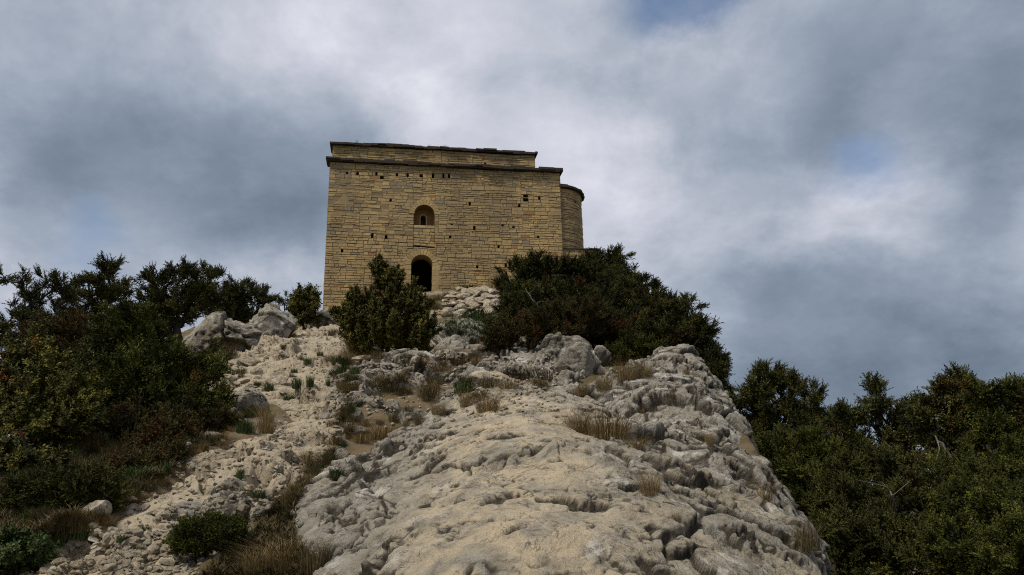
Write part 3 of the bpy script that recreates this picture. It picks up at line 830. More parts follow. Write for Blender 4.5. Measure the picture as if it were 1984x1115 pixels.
SM = [(700, 768, 52, 32, 'rounded grey rock right of the green weeds on the path', 'grey_limestone'), (716, 788, 46, 26, 'cracked grey rock just below the rounded one beside the path', 'grey_limestone'),
      (683, 818, 44, 34, 'round speckled rock half sunk in dry grass, right of the path', 'limestone'), (800, 815, 70, 34, 'pale flat-topped rock among dry grass below the path bend', 'limestone'),
      (757, 806, 42, 40, 'leaning grey rock left of the pale flat-topped one', 'grey_limestone'), (686, 832, 48, 16, 'thin tan rock rib on the right edge of the path', 'limestone'),
      (886, 788, 52, 26, 'pinkish tan rock left of the large dry tuft behind the slab', 'limestone'), (893, 744, 122, 38, 'long lumpy rock with green weeds growing at its foot', 'grey_limestone'),
      (817, 733, 26, 20, 'small pale round rock left of the long lumpy rock', 'limestone'), (664, 876, 30, 26, 'small pale rock beside the tuft at the left end of the slab', 'limestone'),
      (790, 702, 90, 34, 'rugged dark grey rock below the central bush', 'grey_limestone'), (868, 694, 34, 18, 'white-grey stone right of the rugged rock below the central bush', 'limestone'),
      (432, 1010, 92, 52, 'lumpy grey rock left of the slab, above the dark cushion plant', 'limestone'), (502, 1012, 46, 40, 'knobbly pale rock wedged between path and slab', 'limestone'),
      (486, 1046, 66, 20, 'long tan rock edge beside the cushion plant', 'limestone'), (440, 962, 78, 32, 'tan rock hump in the middle of the path', 'limestone'),
      (322, 1066, 84, 40, 'worn tan rock sloping down the lower path', 'limestone'), (345, 1010, 120, 36, 'broad flat tan slab set in the lower path', 'limestone'),
      (1228, 748, 46, 30, 'white-topped stone below brown grass on the ridge', 'limestone'), (1160, 755, 40, 22, 'low grey stone at the foot of the white-streaked boulder', 'grey_limestone'),
      (1400, 905, 90, 46, 'white-crusted block standing on the right shoulder of the slab', 'grey_limestone'), (1450, 1000, 130, 60, 'overhanging grey block at the right end of the slab', 'limestone'),
      (1255, 1080, 330, 105, 'bluish grey rock hump rising from the slab at the bottom', 'grey_limestone'), (1290, 1000, 120, 40, 'rounded tan rock knob on the right part of the slab', 'limestone')]
for px, py, wd, hg, lb, mt in SM: boulder(px, py, wd, hg, lb, mt, depth=.8, sub=6 if wd > 80 else 5, planes=6)

bpy.context.view_layer.update()
DG = bpy.context.evaluated_depsgraph_get()
def hit(px, py):
    """Where the view through a photograph pixel meets the hill."""
    d = ray(px, py); d = d / np.linalg.norm(d)
    ok, loc, nor, idx, o, mm = S.ray_cast(DG, (0, 0, 0), Vector(d))
    if ok and o.parent is None and loc.length < 60: return np.array(loc), np.array(nor)
    q = gpt(px, py); return np.array([q[0], q[1], float(hill_z(*q))]), np.array([0, -.3, .95])
def drop(x, y):
    ok, loc, nor, idx, o, mm = S.ray_cast(DG, (x, y, 40), Vector((0, 0, -1)))
    return (loc.z, o.name, np.array(nor)) if ok else (float(hill_z(x, y)), '', np.array([0, 0, 1.]))

# stone prototypes
PROTO = []
for k in range(9):
    d = [(1, .8, .62), (1, .7, .4), (1, .9, .5), (1, .6, .35), (1, .85, .3), (1, .75, .7), (1, .55, .5), (1, .9, .38), (1, .7, .55)][k]
    p, f, v = stone_shape(5 if k < 6 else 3, d, 500 + k, 11, .45, .85)
    p = p + v * (0.10 * fbm(p * 1.6 + k * 9, 3, 3) + .05 * fbm(p * 5 + k, 3, 4))[:, None]
    PROTO.append(mesh_np('loose_stone', p, f, {'worn': np.zeros(len(p)), 'crev': np.zeros(len(p))}, smooth=k < 6, mats=[M['loose_stone']]))
def align(o, n, yaw, tilt=1.0):
    n = Vector(n) * tilt + Vector((0, 0, 1)) * (1 - tilt); n.normalize()
    o.rotation_mode = 'QUATERNION'
    o.rotation_quaternion = Vector((0, 0, 1)).rotation_difference(n) @ Matrix.Rotation(yaw, 4, 'Z').to_quaternion()
def stone(px, py, wpx, label, k, group=None, flat=1.0, name='loose_stone', yaw=None, sinkf=.25):
    g, n = hit(px, py)
    s = wpx * g[1] / F_PX / 2
    o = obj(name, PROTO[k % len(PROTO)], loc=g + n * s * .35 * flat - n * s * sinkf * .3)
    align(o, n, yaw if yaw is not None else random.uniform(-3, 3), .75)
    o.scale = (s, s, s * flat)
    return tag(o, label, 'stone', group)
stone(185, 998, 56, 'angular tan block, largest loose stone on the left edge of the lower path', 5, flat=1.15, yaw=.4)
stone(243, 972, 42, 'long flat tan stone lying above the angular block by the undergrowth', 1, yaw=.1)
stone(257, 990, 36, 'tilted tan stone just right of the angular block', 8, yaw=.9)
stone(182, 1022, 22, 'small rounded stone touching the foot of the angular tan block', 0)
stone(411, 848, 38, 'pale tan stone in the weeds at the left edge of the path bend', 1, yaw=.2)
stone(362, 874, 28, 'tan stone standing upright in dry grass left of the path', 5, flat=1.5)
stone(440, 824, 22, 'small pale stone in the weeds above the path bend', 0)
stone(432, 857, 16, 'little white stone right of the pale tan stone by the path bend', 2)
stone(97, 1066, 50, 'white-edged slab-like stone at the lower left by the yellow flowers', 1, yaw=.15)
stone(128, 1072, 30, 'blocky tan stone right of the white-edged slab at the lower left', 0)
stone(85, 1085, 26, 'tan stone below the white-edged slab at the lower left', 2)
stone(46, 1100, 34, 'grey-tan stone in the lower left corner beside a dark plant', 0)
stone(150, 1078, 34, 'bluish grey flat stone among the rubble of the lower path', 4)
stone(548, 690, 32, 'flat orange-tan stone shadowed underneath on the upper path', 1, yaw=.1)
stone(472, 742, 26, 'cream stone on the left side of the upper path', 2)
stone(484, 708, 52, 'long brown-tipped stone lying across the upper path', 3, flat=1.4, yaw=0)
stone(497, 726, 32, 'whitish blocky stone below the long brown-tipped one', 0)
stone(556, 775, 24, 'pale stone beside the green weeds on the path', 0)
stone(540, 745, 60, 'broad pale rock step above the green weeds on the path', 2, flat=1.2)
stone(700, 700, 40, 'flat cream stone in the grass left of the central bush foot', 4)
stone(655, 715, 34, 'tan stone beside a green cushion on the upper path', 2)
random.seed(21)
def in_path(px, py):
    c = False; n = len(PATH)
    for i in range(n):
        (ax, ay), (bx, by) = PATH[i], PATH[(i + 1) % n]
        if (ay > py) != (by > py) and px < (bx - ax) * (py - ay) / (by - ay) + ax: c = not c
    return c
spots = []
while len(spots) < 165:
    px, py = random.uniform(20, 690), random.uniform(640, 1112)
    if in_path(px, py) and (random.random() < .4 or abs(px - (110 + (1100 - py) * .9)) < 90): spots.append((px, py))
for px, py in spots:
    near = (py - 600) / 500
    wpx = random.choice([6, 8, 9, 11, 13, 16, 20]) * (.6 + .9 * near)
    stone(px, py, wpx, 'small pale limestone fragment lying loose on the trodden path', random.randint(0, 8), 'small stones strewn over the path', flat=random.uniform(.8, 1.2))
for px, py in [(random.uniform(640, 940), random.uniform(690, 870)) for _ in range(50)]:
    stone(px, py, random.uniform(6, 18), 'small limestone piece lying in dry grass between the rocks', random.randint(0, 8), 'small stones between the rocks and dry grass')
for px, py in [(random.uniform(30, 360), random.uniform(1030, 1112)) for _ in range(95)]:
    if in_path(px, py): stone(px, py, random.choice([14, 16, 18, 22, 26, 32]), 'broken limestone piece among the rubble at the bottom of the path', random.randint(0, 5), 'rubble at the bottom of the path', flat=random.uniform(.8, 1.1))
# rubble heap below the chapel wall
random.seed(5)
for j in range(8):
    py = 612 - j * 6.3
    x0, x1 = 846 + max(0, j - 4) * 9, 968 - abs(j - 3) * 3
    px = x0 + random.uniform(0, 10)
    while px < x1:
        wd = random.uniform(14, 34)
        o = stone(px + wd / 2, py + random.uniform(-2, 2), wd * 1.12, 'weathered grey-tan stone in the tumbled heap below the chapel wall', random.randint(0, 5), 'stones of the rubble heap', flat=random.uniform(.75, 1.15), name='rubble_stone', yaw=random.uniform(-.5, .5), sinkf=-.6)
        px += wd * .9
stone(941, 562, 17, 'round pale stone crowning the tumbled heap below the chapel wall', 5, name='rubble_stone', sinkf=-1.5)

def scatter_mesh(name, tv, tf, frames, pos, scale, tint, mat, parent=None, extra=None, smooth=False, sc3=None):
    """Many transformed copies of a small template in one mesh; frames (n,3,3) rows are the template's axes."""
    n, k = len(pos), len(tv)
    tvn = tv[None] * scale[:, None, None] if sc3 is None else tv[None] * sc3[:, None, :]
    V = np.einsum('nki,nij->nkj', tvn, frames) + pos[:, None]
    Fc = (tf[None] + (np.arange(n) * k)[:, None, None]).reshape(-1, 3)
    at_ = {'tint': np.repeat(tint, k)}
    if extra is not None:
        for q, e in extra.items(): at_[q] = np.repeat(e, k)
    me = mesh_np(name, V.reshape(-1, 3), Fc, at_, smooth=smooth, mats=[mat])
    return obj(name, me, parent)

def frames_from(dirs, rng):
    """Orthonormal frames whose third axis is dirs."""
    z = dirs / (np.linalg.norm(dirs, axis=1)[:, None] + 1e-9)
    a = rng.normal(size=z.shape); x = np.cross(a, z); x /= np.linalg.norm(x, axis=1)[:, None] + 1e-9
    return np.stack([x, np.cross(z, x), z], 1)

# fine gravel of the path
gv, gf = ICO[2]; rg = np.random.default_rng(3)
pp = []
while len(pp) < 1000:
    px, py = rg.uniform(10, 700), 1115 - 490 * rg.random() ** 1.5
    if in_path(px, py): pp.append((px, py))
pp += [(rg.uniform(640, 1080), rg.uniform(690, 800)) for _ in range(700)]
hh = [hit(*q) for q in pp]
pos = np.array([h[0] for h in hh])
sz = rg.uniform(.006, .022, len(pos)) * (1 + pos[:, 1] * .05)
o = scatter_mesh('gravel', gv * (1 + .22 * rg.normal(size=gv.shape)), gf, frames_from(rg.normal(size=pos.shape) * .5 + np.array([0, 0, 1]), rg), pos, sz, rg.random(len(pos)), M['loose_stone'],
                 extra={'worn': np.zeros(len(pos)), 'crev': np.zeros(len(pos))}, sc3=np.c_[sz, sz * .75, sz * .5])
struct(o, 'stuff'); 

# ------------------------------------------------------------------ vegetation
def foliage(name, dark, mid, light, dead=(0.085, 0.035, 0.012)):
    m, t, b = new_mat(name)
    ti = attr(t, 'tint')
    c = t.ramp(ti, [(0.0, dark), (0.5, mid), (1.0, light)])
    c = t.mix(attr(t, 'dead'), c, dead)
    t.link(c, b.inputs['Base Color'])
    b.inputs['Roughness'].default_value = .75
    b.inputs['Specular IOR Level'].default_value = .12
    return m
M['juniper'] = foliage('juniper_foliage', (0.0196, 0.0210, 0.0063), (0.0560, 0.0574, 0.0139), (0.1470, 0.1400, 0.0353))
M['juniper_light'] = foliage('light_juniper_foliage', (0.0216, 0.0270, 0.0061), (0.0756, 0.0810, 0.0146), (0.1890, 0.1890, 0.0365))
M['brown_juniper'] = foliage('brownish_juniper_foliage', (0.0195, 0.0182, 0.0059), (0.0572, 0.0481, 0.0140), (0.1170, 0.0910, 0.0281))
M['box'] = foliage('box_foliage', (0.0216, 0.0243, 0.0061), (0.0743, 0.0702, 0.0146), (0.2025, 0.1688, 0.0365), (0.16, 0.075, 0.02))
M['yellow_leaf'] = foliage('yellowing_foliage', (0.0203, 0.0232, 0.0065), (0.0725, 0.0725, 0.0144), (0.2465, 0.2030, 0.0261), (0.14, 0.055, 0.015))
M['bark'] = flat_mat('grey_brown_bark', (0.025, 0.019, 0.014), (0.075, 0.06, 0.046), 9, 40)
M['dead_wood'] = flat_mat('bleached_dead_wood', (0.09, 0.08, 0.068), (0.20, 0.18, 0.155), 9, 40)
M['dry_grass'] = foliage('dry_grass', (0.080, 0.052, 0.020), (0.20, 0.138, 0.055), (0.37, 0.27, 0.125))
M['mixed_grass'] = foliage('mixed_grass', (0.030, 0.026, 0.010), (0.080, 0.060, 0.024), (0.21, 0.155, 0.075))
M['green_weed'] = foliage('green_weed', (0.020, 0.032, 0.008), (0.045, 0.068, 0.018), (0.09, 0.12, 0.04))

def tmpl(kind, seed):
    r = np.random.default_rng(seed); T = []
    if kind == 'juniper':
        for i in range(11):
            z = .06 + .88 * i / 10; a = r.uniform(0, 6.28); L = .34 * (1.15 - z * .75); w_ = .055
            d = np.array([math.cos(a) * .75, math.sin(a) * .75, .75]); d /= np.linalg.norm(d)
            p = np.array([0, 0, z]); s = np.cross(d, r.normal(size=3)); s /= np.linalg.norm(s)
            T += [(p - s * w_, p + s * w_, p + d * L)]
        T += [((-.03, 0, 0), (.03, 0, 0), (0, 0, 1.05)), ((0, -.03, 0), (0, .03, 0), (0, 0, 1.05))]
    else:
        for i in range(9):
            z = .1 + .9 * i / 8; a = 2.4 * i + r.uniform(-.4, .4); L = .42; w_ = .12
            d = np.array([math.cos(a), math.sin(a), .55 + .5 * z]); d /= np.linalg.norm(d)
            p = np.array([0, 0, z]); s = np.cross(d, [0, 0, 1]); s /= np.linalg.norm(s); u_ = np.cross(s, d)
            m1 = p + d * L * .5
            T += [(p, m1 + s * w_, p + d * L - u_ * .04), (p, p + d * L - u_ * .04, m1 - s * w_)]
        T += [((-.015, 0, 0), (.015, 0, 0), (0, 0, 1))]
    T = np.array(T, float)
    return T.reshape(-1, 3), np.arange(len(T) * 3).reshape(-1, 3)

def tubes(segs, sides=5):
    V, Fc = [], []
    for a, b, ra, rb in segs:
        a, b = np.asarray(a), np.asarray(b); d = b - a; L = np.linalg.norm(d)
        if L < 1e-5: continue
        d = d / L; x = np.cross(d, [.3, .5, .8]); x /= np.linalg.norm(x); y_ = np.cross(d, x)
        k = len(V)
        for p, rr in ((a, ra), (b + d * rb * .3, rb)):
            for i in range(sides):
                t = 2 * math.pi * i / sides; V.append(p + (x * math.cos(t) + y_ * math.sin(t)) * rr)
        Fc += [(k + i, k + (i + 1) % sides, k + sides + (i + 1) % sides, k + sides + i) for i in range(sides)]
    return np.array(V), np.array(Fc)

def plant(name, label, cat, base, lobes, n_cl, n_sp, cl_r, sp_len, mat, kind='juniper', seed=0, trunk_r=.05, depth=.8, up=.45, stems=1, dead=.0, shell=.5, part=('trunk', 'crown'), group=None, dead_lobes=(), barkmat='bark', tint_shift=0.0, pl=(1.2, 3.6), lob=1.0, dy=0):
    """base: (px,py,Y) or None; lobes: (px,py,rx,ry,Y) in photograph pixels at a distance Y."""
    r = np.random.default_rng(seed + 1000)
    C = np.array([at(l[0], l[1] + dy, l[4]) for l in lobes]); RX = lob * np.array([l[2] * l[4] / F_PX for l in lobes]); RZ = lob * np.array([l[3] * l[4] / F_PX for l in lobes])
    b0 = at(base[0], base[1], base[2] if len(base) == 3 else float(np.mean([l[4] for l in lobes])))
    gz = drop(b0[0], b0[1])[0]; b0 = np.array([b0[0], b0[1], min(gz, b0[2]) - .05])
    wgt = (RX * RZ) ** .9; wgt /= wgt.sum()
    li = r.choice(len(lobes), n_cl, p=wgt)
    q = r.normal(size=(n_cl, 3)); q /= np.linalg.norm(q, axis=1)[:, None]; q *= (r.random(n_cl) ** shell)[:, None]
    cl = C[li] + q * np.c_[RX[li], RX[li] * depth, RZ[li]]
    # branching: every clump joins the nearest wood already grown
    nodes = [b0.copy()]; par = [-1]
    cen = C.mean(0)
    for s in range(stems):
        top = cen + (r.normal(size=3) * np.array([RX.mean(), RX.mean() * depth, .2]) if stems > 1 else 0)
        prev = 0
        for k in range(1, 5):
            p = b0 + (top - b0) * (k / 5) + r.normal(size=3) * .05 * np.linalg.norm(top - b0) * .5
            nodes.append(p); par.append(prev); prev = len(nodes) - 1
    order = np.argsort(np.linalg.norm(cl - b0, axis=1)); nd = np.zeros((len(nodes) + n_cl * 2, 3)); nd[:len(nodes)] = nodes; cnt = len(nodes)
    par = par + [0] * (n_cl * 2); tip = np.zeros(n_cl, int); bd = np.linalg.norm(nd[:cnt] - b0, axis=1); bd = np.r_[bd, np.zeros(n_cl * 2)]
    for c in order:
        d = np.linalg.norm(nd[:cnt] - cl[c], axis=1); dc = np.linalg.norm(cl[c] - b0)
        k = int(np.argmin(d + 5.0 * np.maximum(bd[:cnt] - dc * .96, 0)))
        mid = (nd[k] + cl[c]) / 2 + r.normal(size=3) * d[k] * .10 - np.array([0, 0, .05 * d[k]])
        nd[cnt] = mid; par[cnt] = k; bd[cnt] = np.linalg.norm(mid - b0); nd[cnt + 1] = cl[c]; par[cnt + 1] = cnt; bd[cnt + 1] = dc; tip[c] = cnt + 1; cnt += 2
    load = np.zeros(cnt); load[tip] = 1
    for i in range(cnt - 1, 0, -1): load[par[i]] += load[i]
    rad = np.maximum(trunk_r * (load / max(load[0], 1)) ** .5, .005)
    segs = [(nd[par[i]], nd[i], min(rad[par[i]], rad[i] * 1.5), rad[i]) for i in range(1, cnt)]
    root = bpy.data.objects.new(name, None); COL.objects.link(root); root.location = b0
    tag(root, label, cat, group)
    V, Fc = tubes(segs)
    obj(part[0], mesh_np(part[0], V - b0, Fc, mats=[M[barkmat]]), root)
    tv, tf = tmpl(kind, seed)
    N = n_cl * n_sp; ci = np.repeat(np.arange(n_cl), n_sp)
    bdir = nd[tip] - nd[np.array([par[t] for t in tip])]; bdir /= np.linalg.norm(bdir, axis=1)[:, None] + 1e-9
    outw = (cl - C[li]) / np.maximum(np.linalg.norm(cl - C[li], axis=1), 1e-6)[:, None]
    ax = bdir * .5 + outw * .75 + np.array([0, 0, up]) + r.normal(size=(n_cl, 3)) * .30
    ax /= np.linalg.norm(ax, axis=1)[:, None]
    plen = cl_r * r.uniform(pl[0], pl[1], n_cl)
    t_ = r.random(N) ** .8
    off = ax[ci] * ((t_ - .25) * plen[ci])[:, None] + r.normal(size=(N, 3)) * (cl_r * .50 * (1.05 - .8 * t_))[:, None]
    pos = cl[ci] + off
    dirs = ax[ci] * 1.0 + r.normal(size=(N, 3)) * .5
    sc = sp_len * r.uniform(.55, 1.25, N)
    ct = r.normal(.42, .16, n_cl) + .12 * fbm(cl * 1.7, 3, 5)
    tint = np.clip(ct[ci] + r.normal(0, .13, N) + tint_shift, 0, 1)
    dl = np.array([1.0 if l in dead_lobes else 0 for l in li]) if dead_lobes else np.zeros(n_cl)
    dd = np.clip((r.random(n_cl) < dead) * r.uniform(.3, 1, n_cl) + dl * r.uniform(.3, 1.0, n_cl), 0, 1)
    scatter_mesh(part[1], tv, tf, frames_from(dirs, r), pos - b0, sc, tint, M[mat], root, {'dead': np.clip(dd[ci] + r.normal(0, .05, N), 0, 1)})
    return root

# --- junipers on the left
plant('juniper_tree', 'thin open juniper with bare curving branches at the left edge of the picture', 'juniper', (40, 720, 13.5),
      [(8, 528, 16, 16, 13.5), (45, 545, 18, 14, 13.5), (75, 565, 26, 16, 13.5), (108, 545, 34, 18, 13.5), (140, 565, 22, 20, 13.5), (20, 590, 30, 20, 13.5), (60, 605, 30, 18, 13.5), (110, 600, 32, 26, 13.5), (30, 640, 45, 36, 13.5), (100, 650, 60, 40, 13.5)],
      95, 34, .085, .15, 'juniper', seed=1, lob=.86, dy=12, trunk_r=.09)
plant('juniper_tree', 'tallest juniper on the left, its ragged top standing against the sky', 'juniper', (205, 730, 14.5),
      [(212, 508, 18, 12, 14.5), (200, 530, 36, 16, 14.5), (172, 530, 26, 14, 14.5), (180, 560, 50, 22, 14.5), (225, 555, 34, 24, 14.5), (160, 600, 46, 34, 14.5), (225, 600, 46, 36, 14.5), (190, 640, 66, 34, 14.5), (240, 650, 54, 44, 14.5)],
      150, 36, .085, .15, 'juniper', seed=2, lob=.86, dy=18, trunk_r=.10)
plant('juniper_tree', 'broad dark juniper with a plumed top reaching right, above the grey rocks', 'juniper', (340, 690, 15.5),
      [(345, 515, 34, 14, 15.5), (300, 530, 30, 24, 15.5), (390, 520, 30, 15, 15.5), (420, 520, 16, 12, 15.5), (345, 555, 66, 32, 15.5), (400, 560, 34, 28, 15.5), (300, 585, 46, 38, 15.5), (365, 590, 50, 20, 15.5), (285, 620, 46, 34, 15.5), (318, 628, 34, 24, 15.5), (345, 606, 40, 16, 15.5)],
      200, 38, .085, .15, 'juniper', seed=3, lob=.86, dy=14, trunk_r=.10)
plant('juniper_bush', 'small rounded juniper bush behind the grey boulders, its twigs bare at the right', 'juniper', (465, 640, 21),
      [(462, 565, 32, 17, 21), (445, 585, 36, 22, 21), (492, 580, 28, 18, 21), (515, 582, 10, 8, 21), (430, 600, 30, 24, 21), (455, 620, 42, 18, 21), (490, 612, 30, 16, 21)],
      170, 36, .10, .16, 'juniper', seed=4, trunk_r=.06)
plant('juniper_bush', 'large drooping green juniper between the tall trees and the path', 'juniper', (300, 850),
      [(252, 625, 44, 28, 9.2), (270, 660, 52, 36, 9.2), (230, 690, 62, 50, 9.2), (310, 715, 80, 48, 9.0), (270, 755, 100, 60, 8.8), (370, 750, 46, 50, 9.0), (395, 715, 30, 26, 9.4), (350, 800, 70, 40, 8.6), (210, 800, 60, 50, 8.4), (405, 790, 22, 36, 8.8)],
      330, 44, .075, .13, 'juniper_light', seed=5, trunk_r=.07, up=.25, stems=3, dead=.025, tint_shift=-.08)
plant('dry_shrub', 'reddish brown half-dead shrub under the tall juniper on the left', 'shrub', (125, 730, 10.5),
      [(110, 650, 50, 26, 10.5), (150, 640, 30, 18, 10.5), (90, 680, 46, 30, 10.5), (150, 690, 50, 40, 10.5)], 90, 30, .08, .12, 'brown_juniper', seed=6, stems=4, dead=.45, part=('branches', 'foliage'))
plant('leafy_shrub', 'yellowing leafy shrub with golden leaf tips at the left edge', 'shrub', (70, 900),
      [(40, 690, 50, 30, 7.6), (30, 740, 60, 46, 7.6), (95, 730, 50, 36, 7.5), (85, 780, 66, 46, 7.3), (140, 770, 36, 30, 7.4), (30, 810, 60, 46, 7.2), (100, 835, 60, 40, 7.1), (150, 810, 30, 30, 7.2)],
      300, 30, .065, .07, 'yellow_leaf', 'box', seed=7, stems=7, dead=.03, part=('branches', 'foliage'), trunk_r=.03)
plant('low_shrub', 'dark low shrub spreading under the drooping juniper, left of the path', 'shrub', (330, 880),
      [(280, 835, 80, 34, 8.0), (360, 830, 56, 30, 8.2), (220, 850, 50, 36, 7.8), (410, 830, 26, 22, 8.3)], 150, 36, .06, .10, 'brown_juniper', seed=8, stems=5, part=('branches', 'foliage'), dead=.06, trunk_r=.025)
plant('low_shrub', 'dark rounded shrub standing in dry grass above the angular tan block', 'shrub', (150, 985),
      [(110, 955, 56, 30, 5.6), (170, 955, 46, 30, 5.6), (60, 965, 40, 26, 5.6), (200, 970, 20, 20, 5.6)], 150, 36, .05, .075, 'juniper', seed=9, stems=5, part=('branches', 'foliage'), trunk_r=.02, tint_shift=-.05)
plant('low_shrub', 'dense dark green plant in the lower left corner', 'shrub', (30, 1095),
      [(12, 1078, 32, 20, 4.5), (42, 1086, 24, 14, 4.5)], 60, 34, .035, .05, 'green_weed', 'box', seed=10, stems=5, part=('branches', 'foliage'), trunk_r=.012)
plant('low_shrub', 'brown twiggy low shrub in the undergrowth above the tilted tan stone', 'shrub', (270, 935),
      [(250, 915, 46, 22, 6.6), (300, 905, 34, 20, 6.8), (330, 890, 26, 16, 7.0)], 110, 34, .045, .075, 'brown_juniper', seed=41, stems=7, part=('branches', 'foliage'), trunk_r=.015, dead=.25, tint_shift=.1)
plant('low_shrub', 'olive low shrub at the left edge under the yellowing shrub', 'shrub', (30, 935),
      [(20, 905, 44, 24, 6.4), (70, 915, 36, 20, 6.4)], 90, 34, .045, .07, 'yellow_leaf', 'box', seed=42, stems=6, part=('branches', 'foliage'), trunk_r=.015, tint_shift=-.1)
plant('dry_shrub', 'greyish dry twiggy shrub left of the cream stone at the path bend', 'shrub', (330, 870),
      [(300, 860, 34, 18, 7.4), (335, 850, 30, 16, 7.6)], 60, 26, .05, .09, 'brown_juniper', seed=43, stems=8, part=('branches', 'foliage'), trunk_r=.02, dead=.5, barkmat='dead_wood', tint_shift=.15)
# --- in front of the chapel
plant('box_bush', 'upright olive green box bush standing in front of the chapel doorway', 'bush', (750, 682, 15.7),
      [(733, 532, 8, 20, 15.4), (746, 560, 20, 26, 15.4), (771, 548, 9, 22, 15.4), (789, 578, 13, 18, 15.4), (712, 588, 15, 20, 15.4), (686, 602, 17, 22, 15.4), (755, 602, 44, 30, 15.4), (812, 608, 18, 22, 15.4), (692, 636, 32, 32, 15.4), (757, 642, 64, 40, 15.4), (816, 642, 26, 34, 15.4), (668, 617, 11, 16, 15.4), (715, 672, 42, 22, 15.4), (788, 674, 50, 20, 15.4)],
      440, 60, .036, .085, 'box', 'box', pl=(5, 11.0), lob=1.0, seed=11, stems=16, part=('branches', 'foliage'), trunk_r=.035, up=1.9, dead=.02, tint_shift=.06)
plant('box_bush', 'small upright box bush between two grey boulders, left of the chapel corner', 'bush', (590, 622, 24),
      [(590, 578, 14, 12, 24), (575, 595, 10, 14, 24), (604, 590, 9, 16, 24), (590, 605, 18, 14, 24), (590, 622, 20, 12, 24)], 100, 30, .10, .16, 'box', 'box', seed=12, stems=8, part=('branches', 'foliage'), trunk_r=.03, up=1.0)
plant('sapling', 'spindly grey sapling left of the small box bush', 'sapling', (555, 600, 24),
      [(556, 578, 3, 8, 24), (551, 588, 5, 6, 24), (541, 586, 4, 6, 24)], 22, 12, .05, .12, 'juniper', seed=13, stems=2, trunk_r=.02)
# --- dark mass on the right of the ridge
plant('juniper_bush', 'huge dark juniper mound hiding the foot of the apse', 'juniper', (1090, 700, 13.8),
      [(1035, 520, 36, 18, 14.6), (1010, 550, 40, 30, 14.6), (1080, 535, 50, 22, 14.6), (1130, 540, 50, 26, 14.8), (1060, 590, 80, 40, 14.2), (1150, 600, 80, 50, 14.2), (1000, 600, 36, 40, 14.2), (1100, 640, 90, 40, 13.8), (1190, 650, 70, 40, 13.8), (990, 640, 36, 30, 13.6)],
      620, 44, .085, .14, 'juniper', seed=14, trunk_r=.10, stems=5, dead=.05, tint_shift=-.07)
plant('juniper_tree', 'juniper with an airy top beside the low block at the right end of the chapel', 'juniper', (1180, 600, 17.5),
      [(1200, 502, 18, 10, 17), (1172, 512, 26, 14, 17), (1205, 525, 12, 12, 17), (1150, 520, 30, 18, 17), (1185, 545, 46, 22, 16.5)], 130, 36, .09, .15, 'juniper', seed=15, trunk_r=.07, tint_shift=-.05)
plant('juniper_bush', 'long dark juniper cascading down the right flank of the ridge', 'juniper', (1290, 760, 15),
      [(1220, 560, 40, 24, 15.6), (1260, 575, 34, 20, 15.6), (1295, 600, 34, 22, 15.4), (1250, 620, 60, 40, 15), (1320, 625, 30, 24, 15.2), (1310, 660, 50, 40, 15), (1350, 660, 22, 24, 15), (1365, 690, 24, 24, 15), (1378, 720, 18, 26, 15), (1345, 720, 36, 34, 14.8), (1382, 752, 16, 16, 15), (1335, 598, 14, 16, 14.6), (1362, 645, 16, 18, 14.4), (1388, 700, 12, 22, 14.2), (1394, 742, 12, 24, 14), (1270, 670, 60, 40, 14.4), (1375, 755, 22, 22, 15), (1330, 760, 50, 30, 15.2)],
      600, 42, .085, .14, 'juniper', seed=16, trunk_r=.09, stems=5, dead=.06, tint_shift=-.06)
plant('low_shrub', 'rust-brown twiggy bush below the left end of the dark juniper mound', 'shrub', (970, 690),
      [(968, 655, 28, 20, 12.8), (985, 640, 22, 20, 12.8), (960, 670, 20, 14, 12.8)], 80, 34, .06, .10, 'brown_juniper', seed=17, stems=7, dead=.4, part=('branches', 'foliage'), trunk_r=.025)
plant('low_shrub', 'brown-tinged juniper fringe hanging over the white-streaked boulder', 'shrub', (1070, 690, 12.9),
      [(1060, 620, 60, 26, 13.2), (1120, 610, 60, 26, 13.2), (1030, 650, 30, 20, 13.0), (1180, 640, 40, 24, 13.2), (1090, 650, 36, 12, 12.9), (1130, 640, 36, 16, 13)], 200, 40, .07, .11, 'brown_juniper', seed=18, stems=4, dead=.12, part=('branches', 'foliage'), trunk_r=.03)
plant('low_shrub', 'fresh green undergrowth right of the white-streaked boulder', 'shrub', (1220, 700),
      [(1220, 670, 36, 26, 13.2), (1260, 690, 36, 22, 13.2), (1200, 690, 24, 16, 13.0)], 110, 34, .06, .10, 'juniper_light', seed=19, stems=5, part=('branches', 'foliage'), trunk_r=.025, tint_shift=-.1)
# --- junipers below the ridge on the right
plant('juniper_tree', 'dark juniper with a domed crown just beyond the right edge of the rocks', 'juniper', (1500, 960, 11.5),
      [(1492, 716, 26, 13, 11.5), (1470, 745, 36, 22, 11.5), (1530, 745, 36, 24, 11.5), (1572, 755, 16, 14, 11.5), (1448, 775, 26, 20, 11.5), (1500, 780, 56, 30, 11.5), (1560, 790, 30, 22, 11.5), (1470, 815, 46, 26, 11.5), (1530, 830, 60, 34, 11.5), (1590, 815, 30, 26, 11.5), (1480, 860, 40, 30, 11.5)],
      230, 40, .075, .13, 'juniper', seed=20, lob=.86, dy=14, trunk_r=.10, tint_shift=.02)
plant('juniper_bush', 'yellowish green juniper thicket leaning on the right side of the rock', 'juniper', (1540, 1010, 8.5),
      [(1500, 880, 50, 34, 9.0), (1560, 890, 60, 40, 9.0), (1470, 910, 30, 34, 8.8), (1540, 940, 60, 40, 8.6), (1610, 930, 50, 50, 8.8), (1580, 985, 50, 40, 8.4), (1640, 880, 40, 34, 9.4)],
      330, 44, .06, .105, 'juniper_light', seed=21, stems=5, trunk_r=.06, tint_shift=-.1)
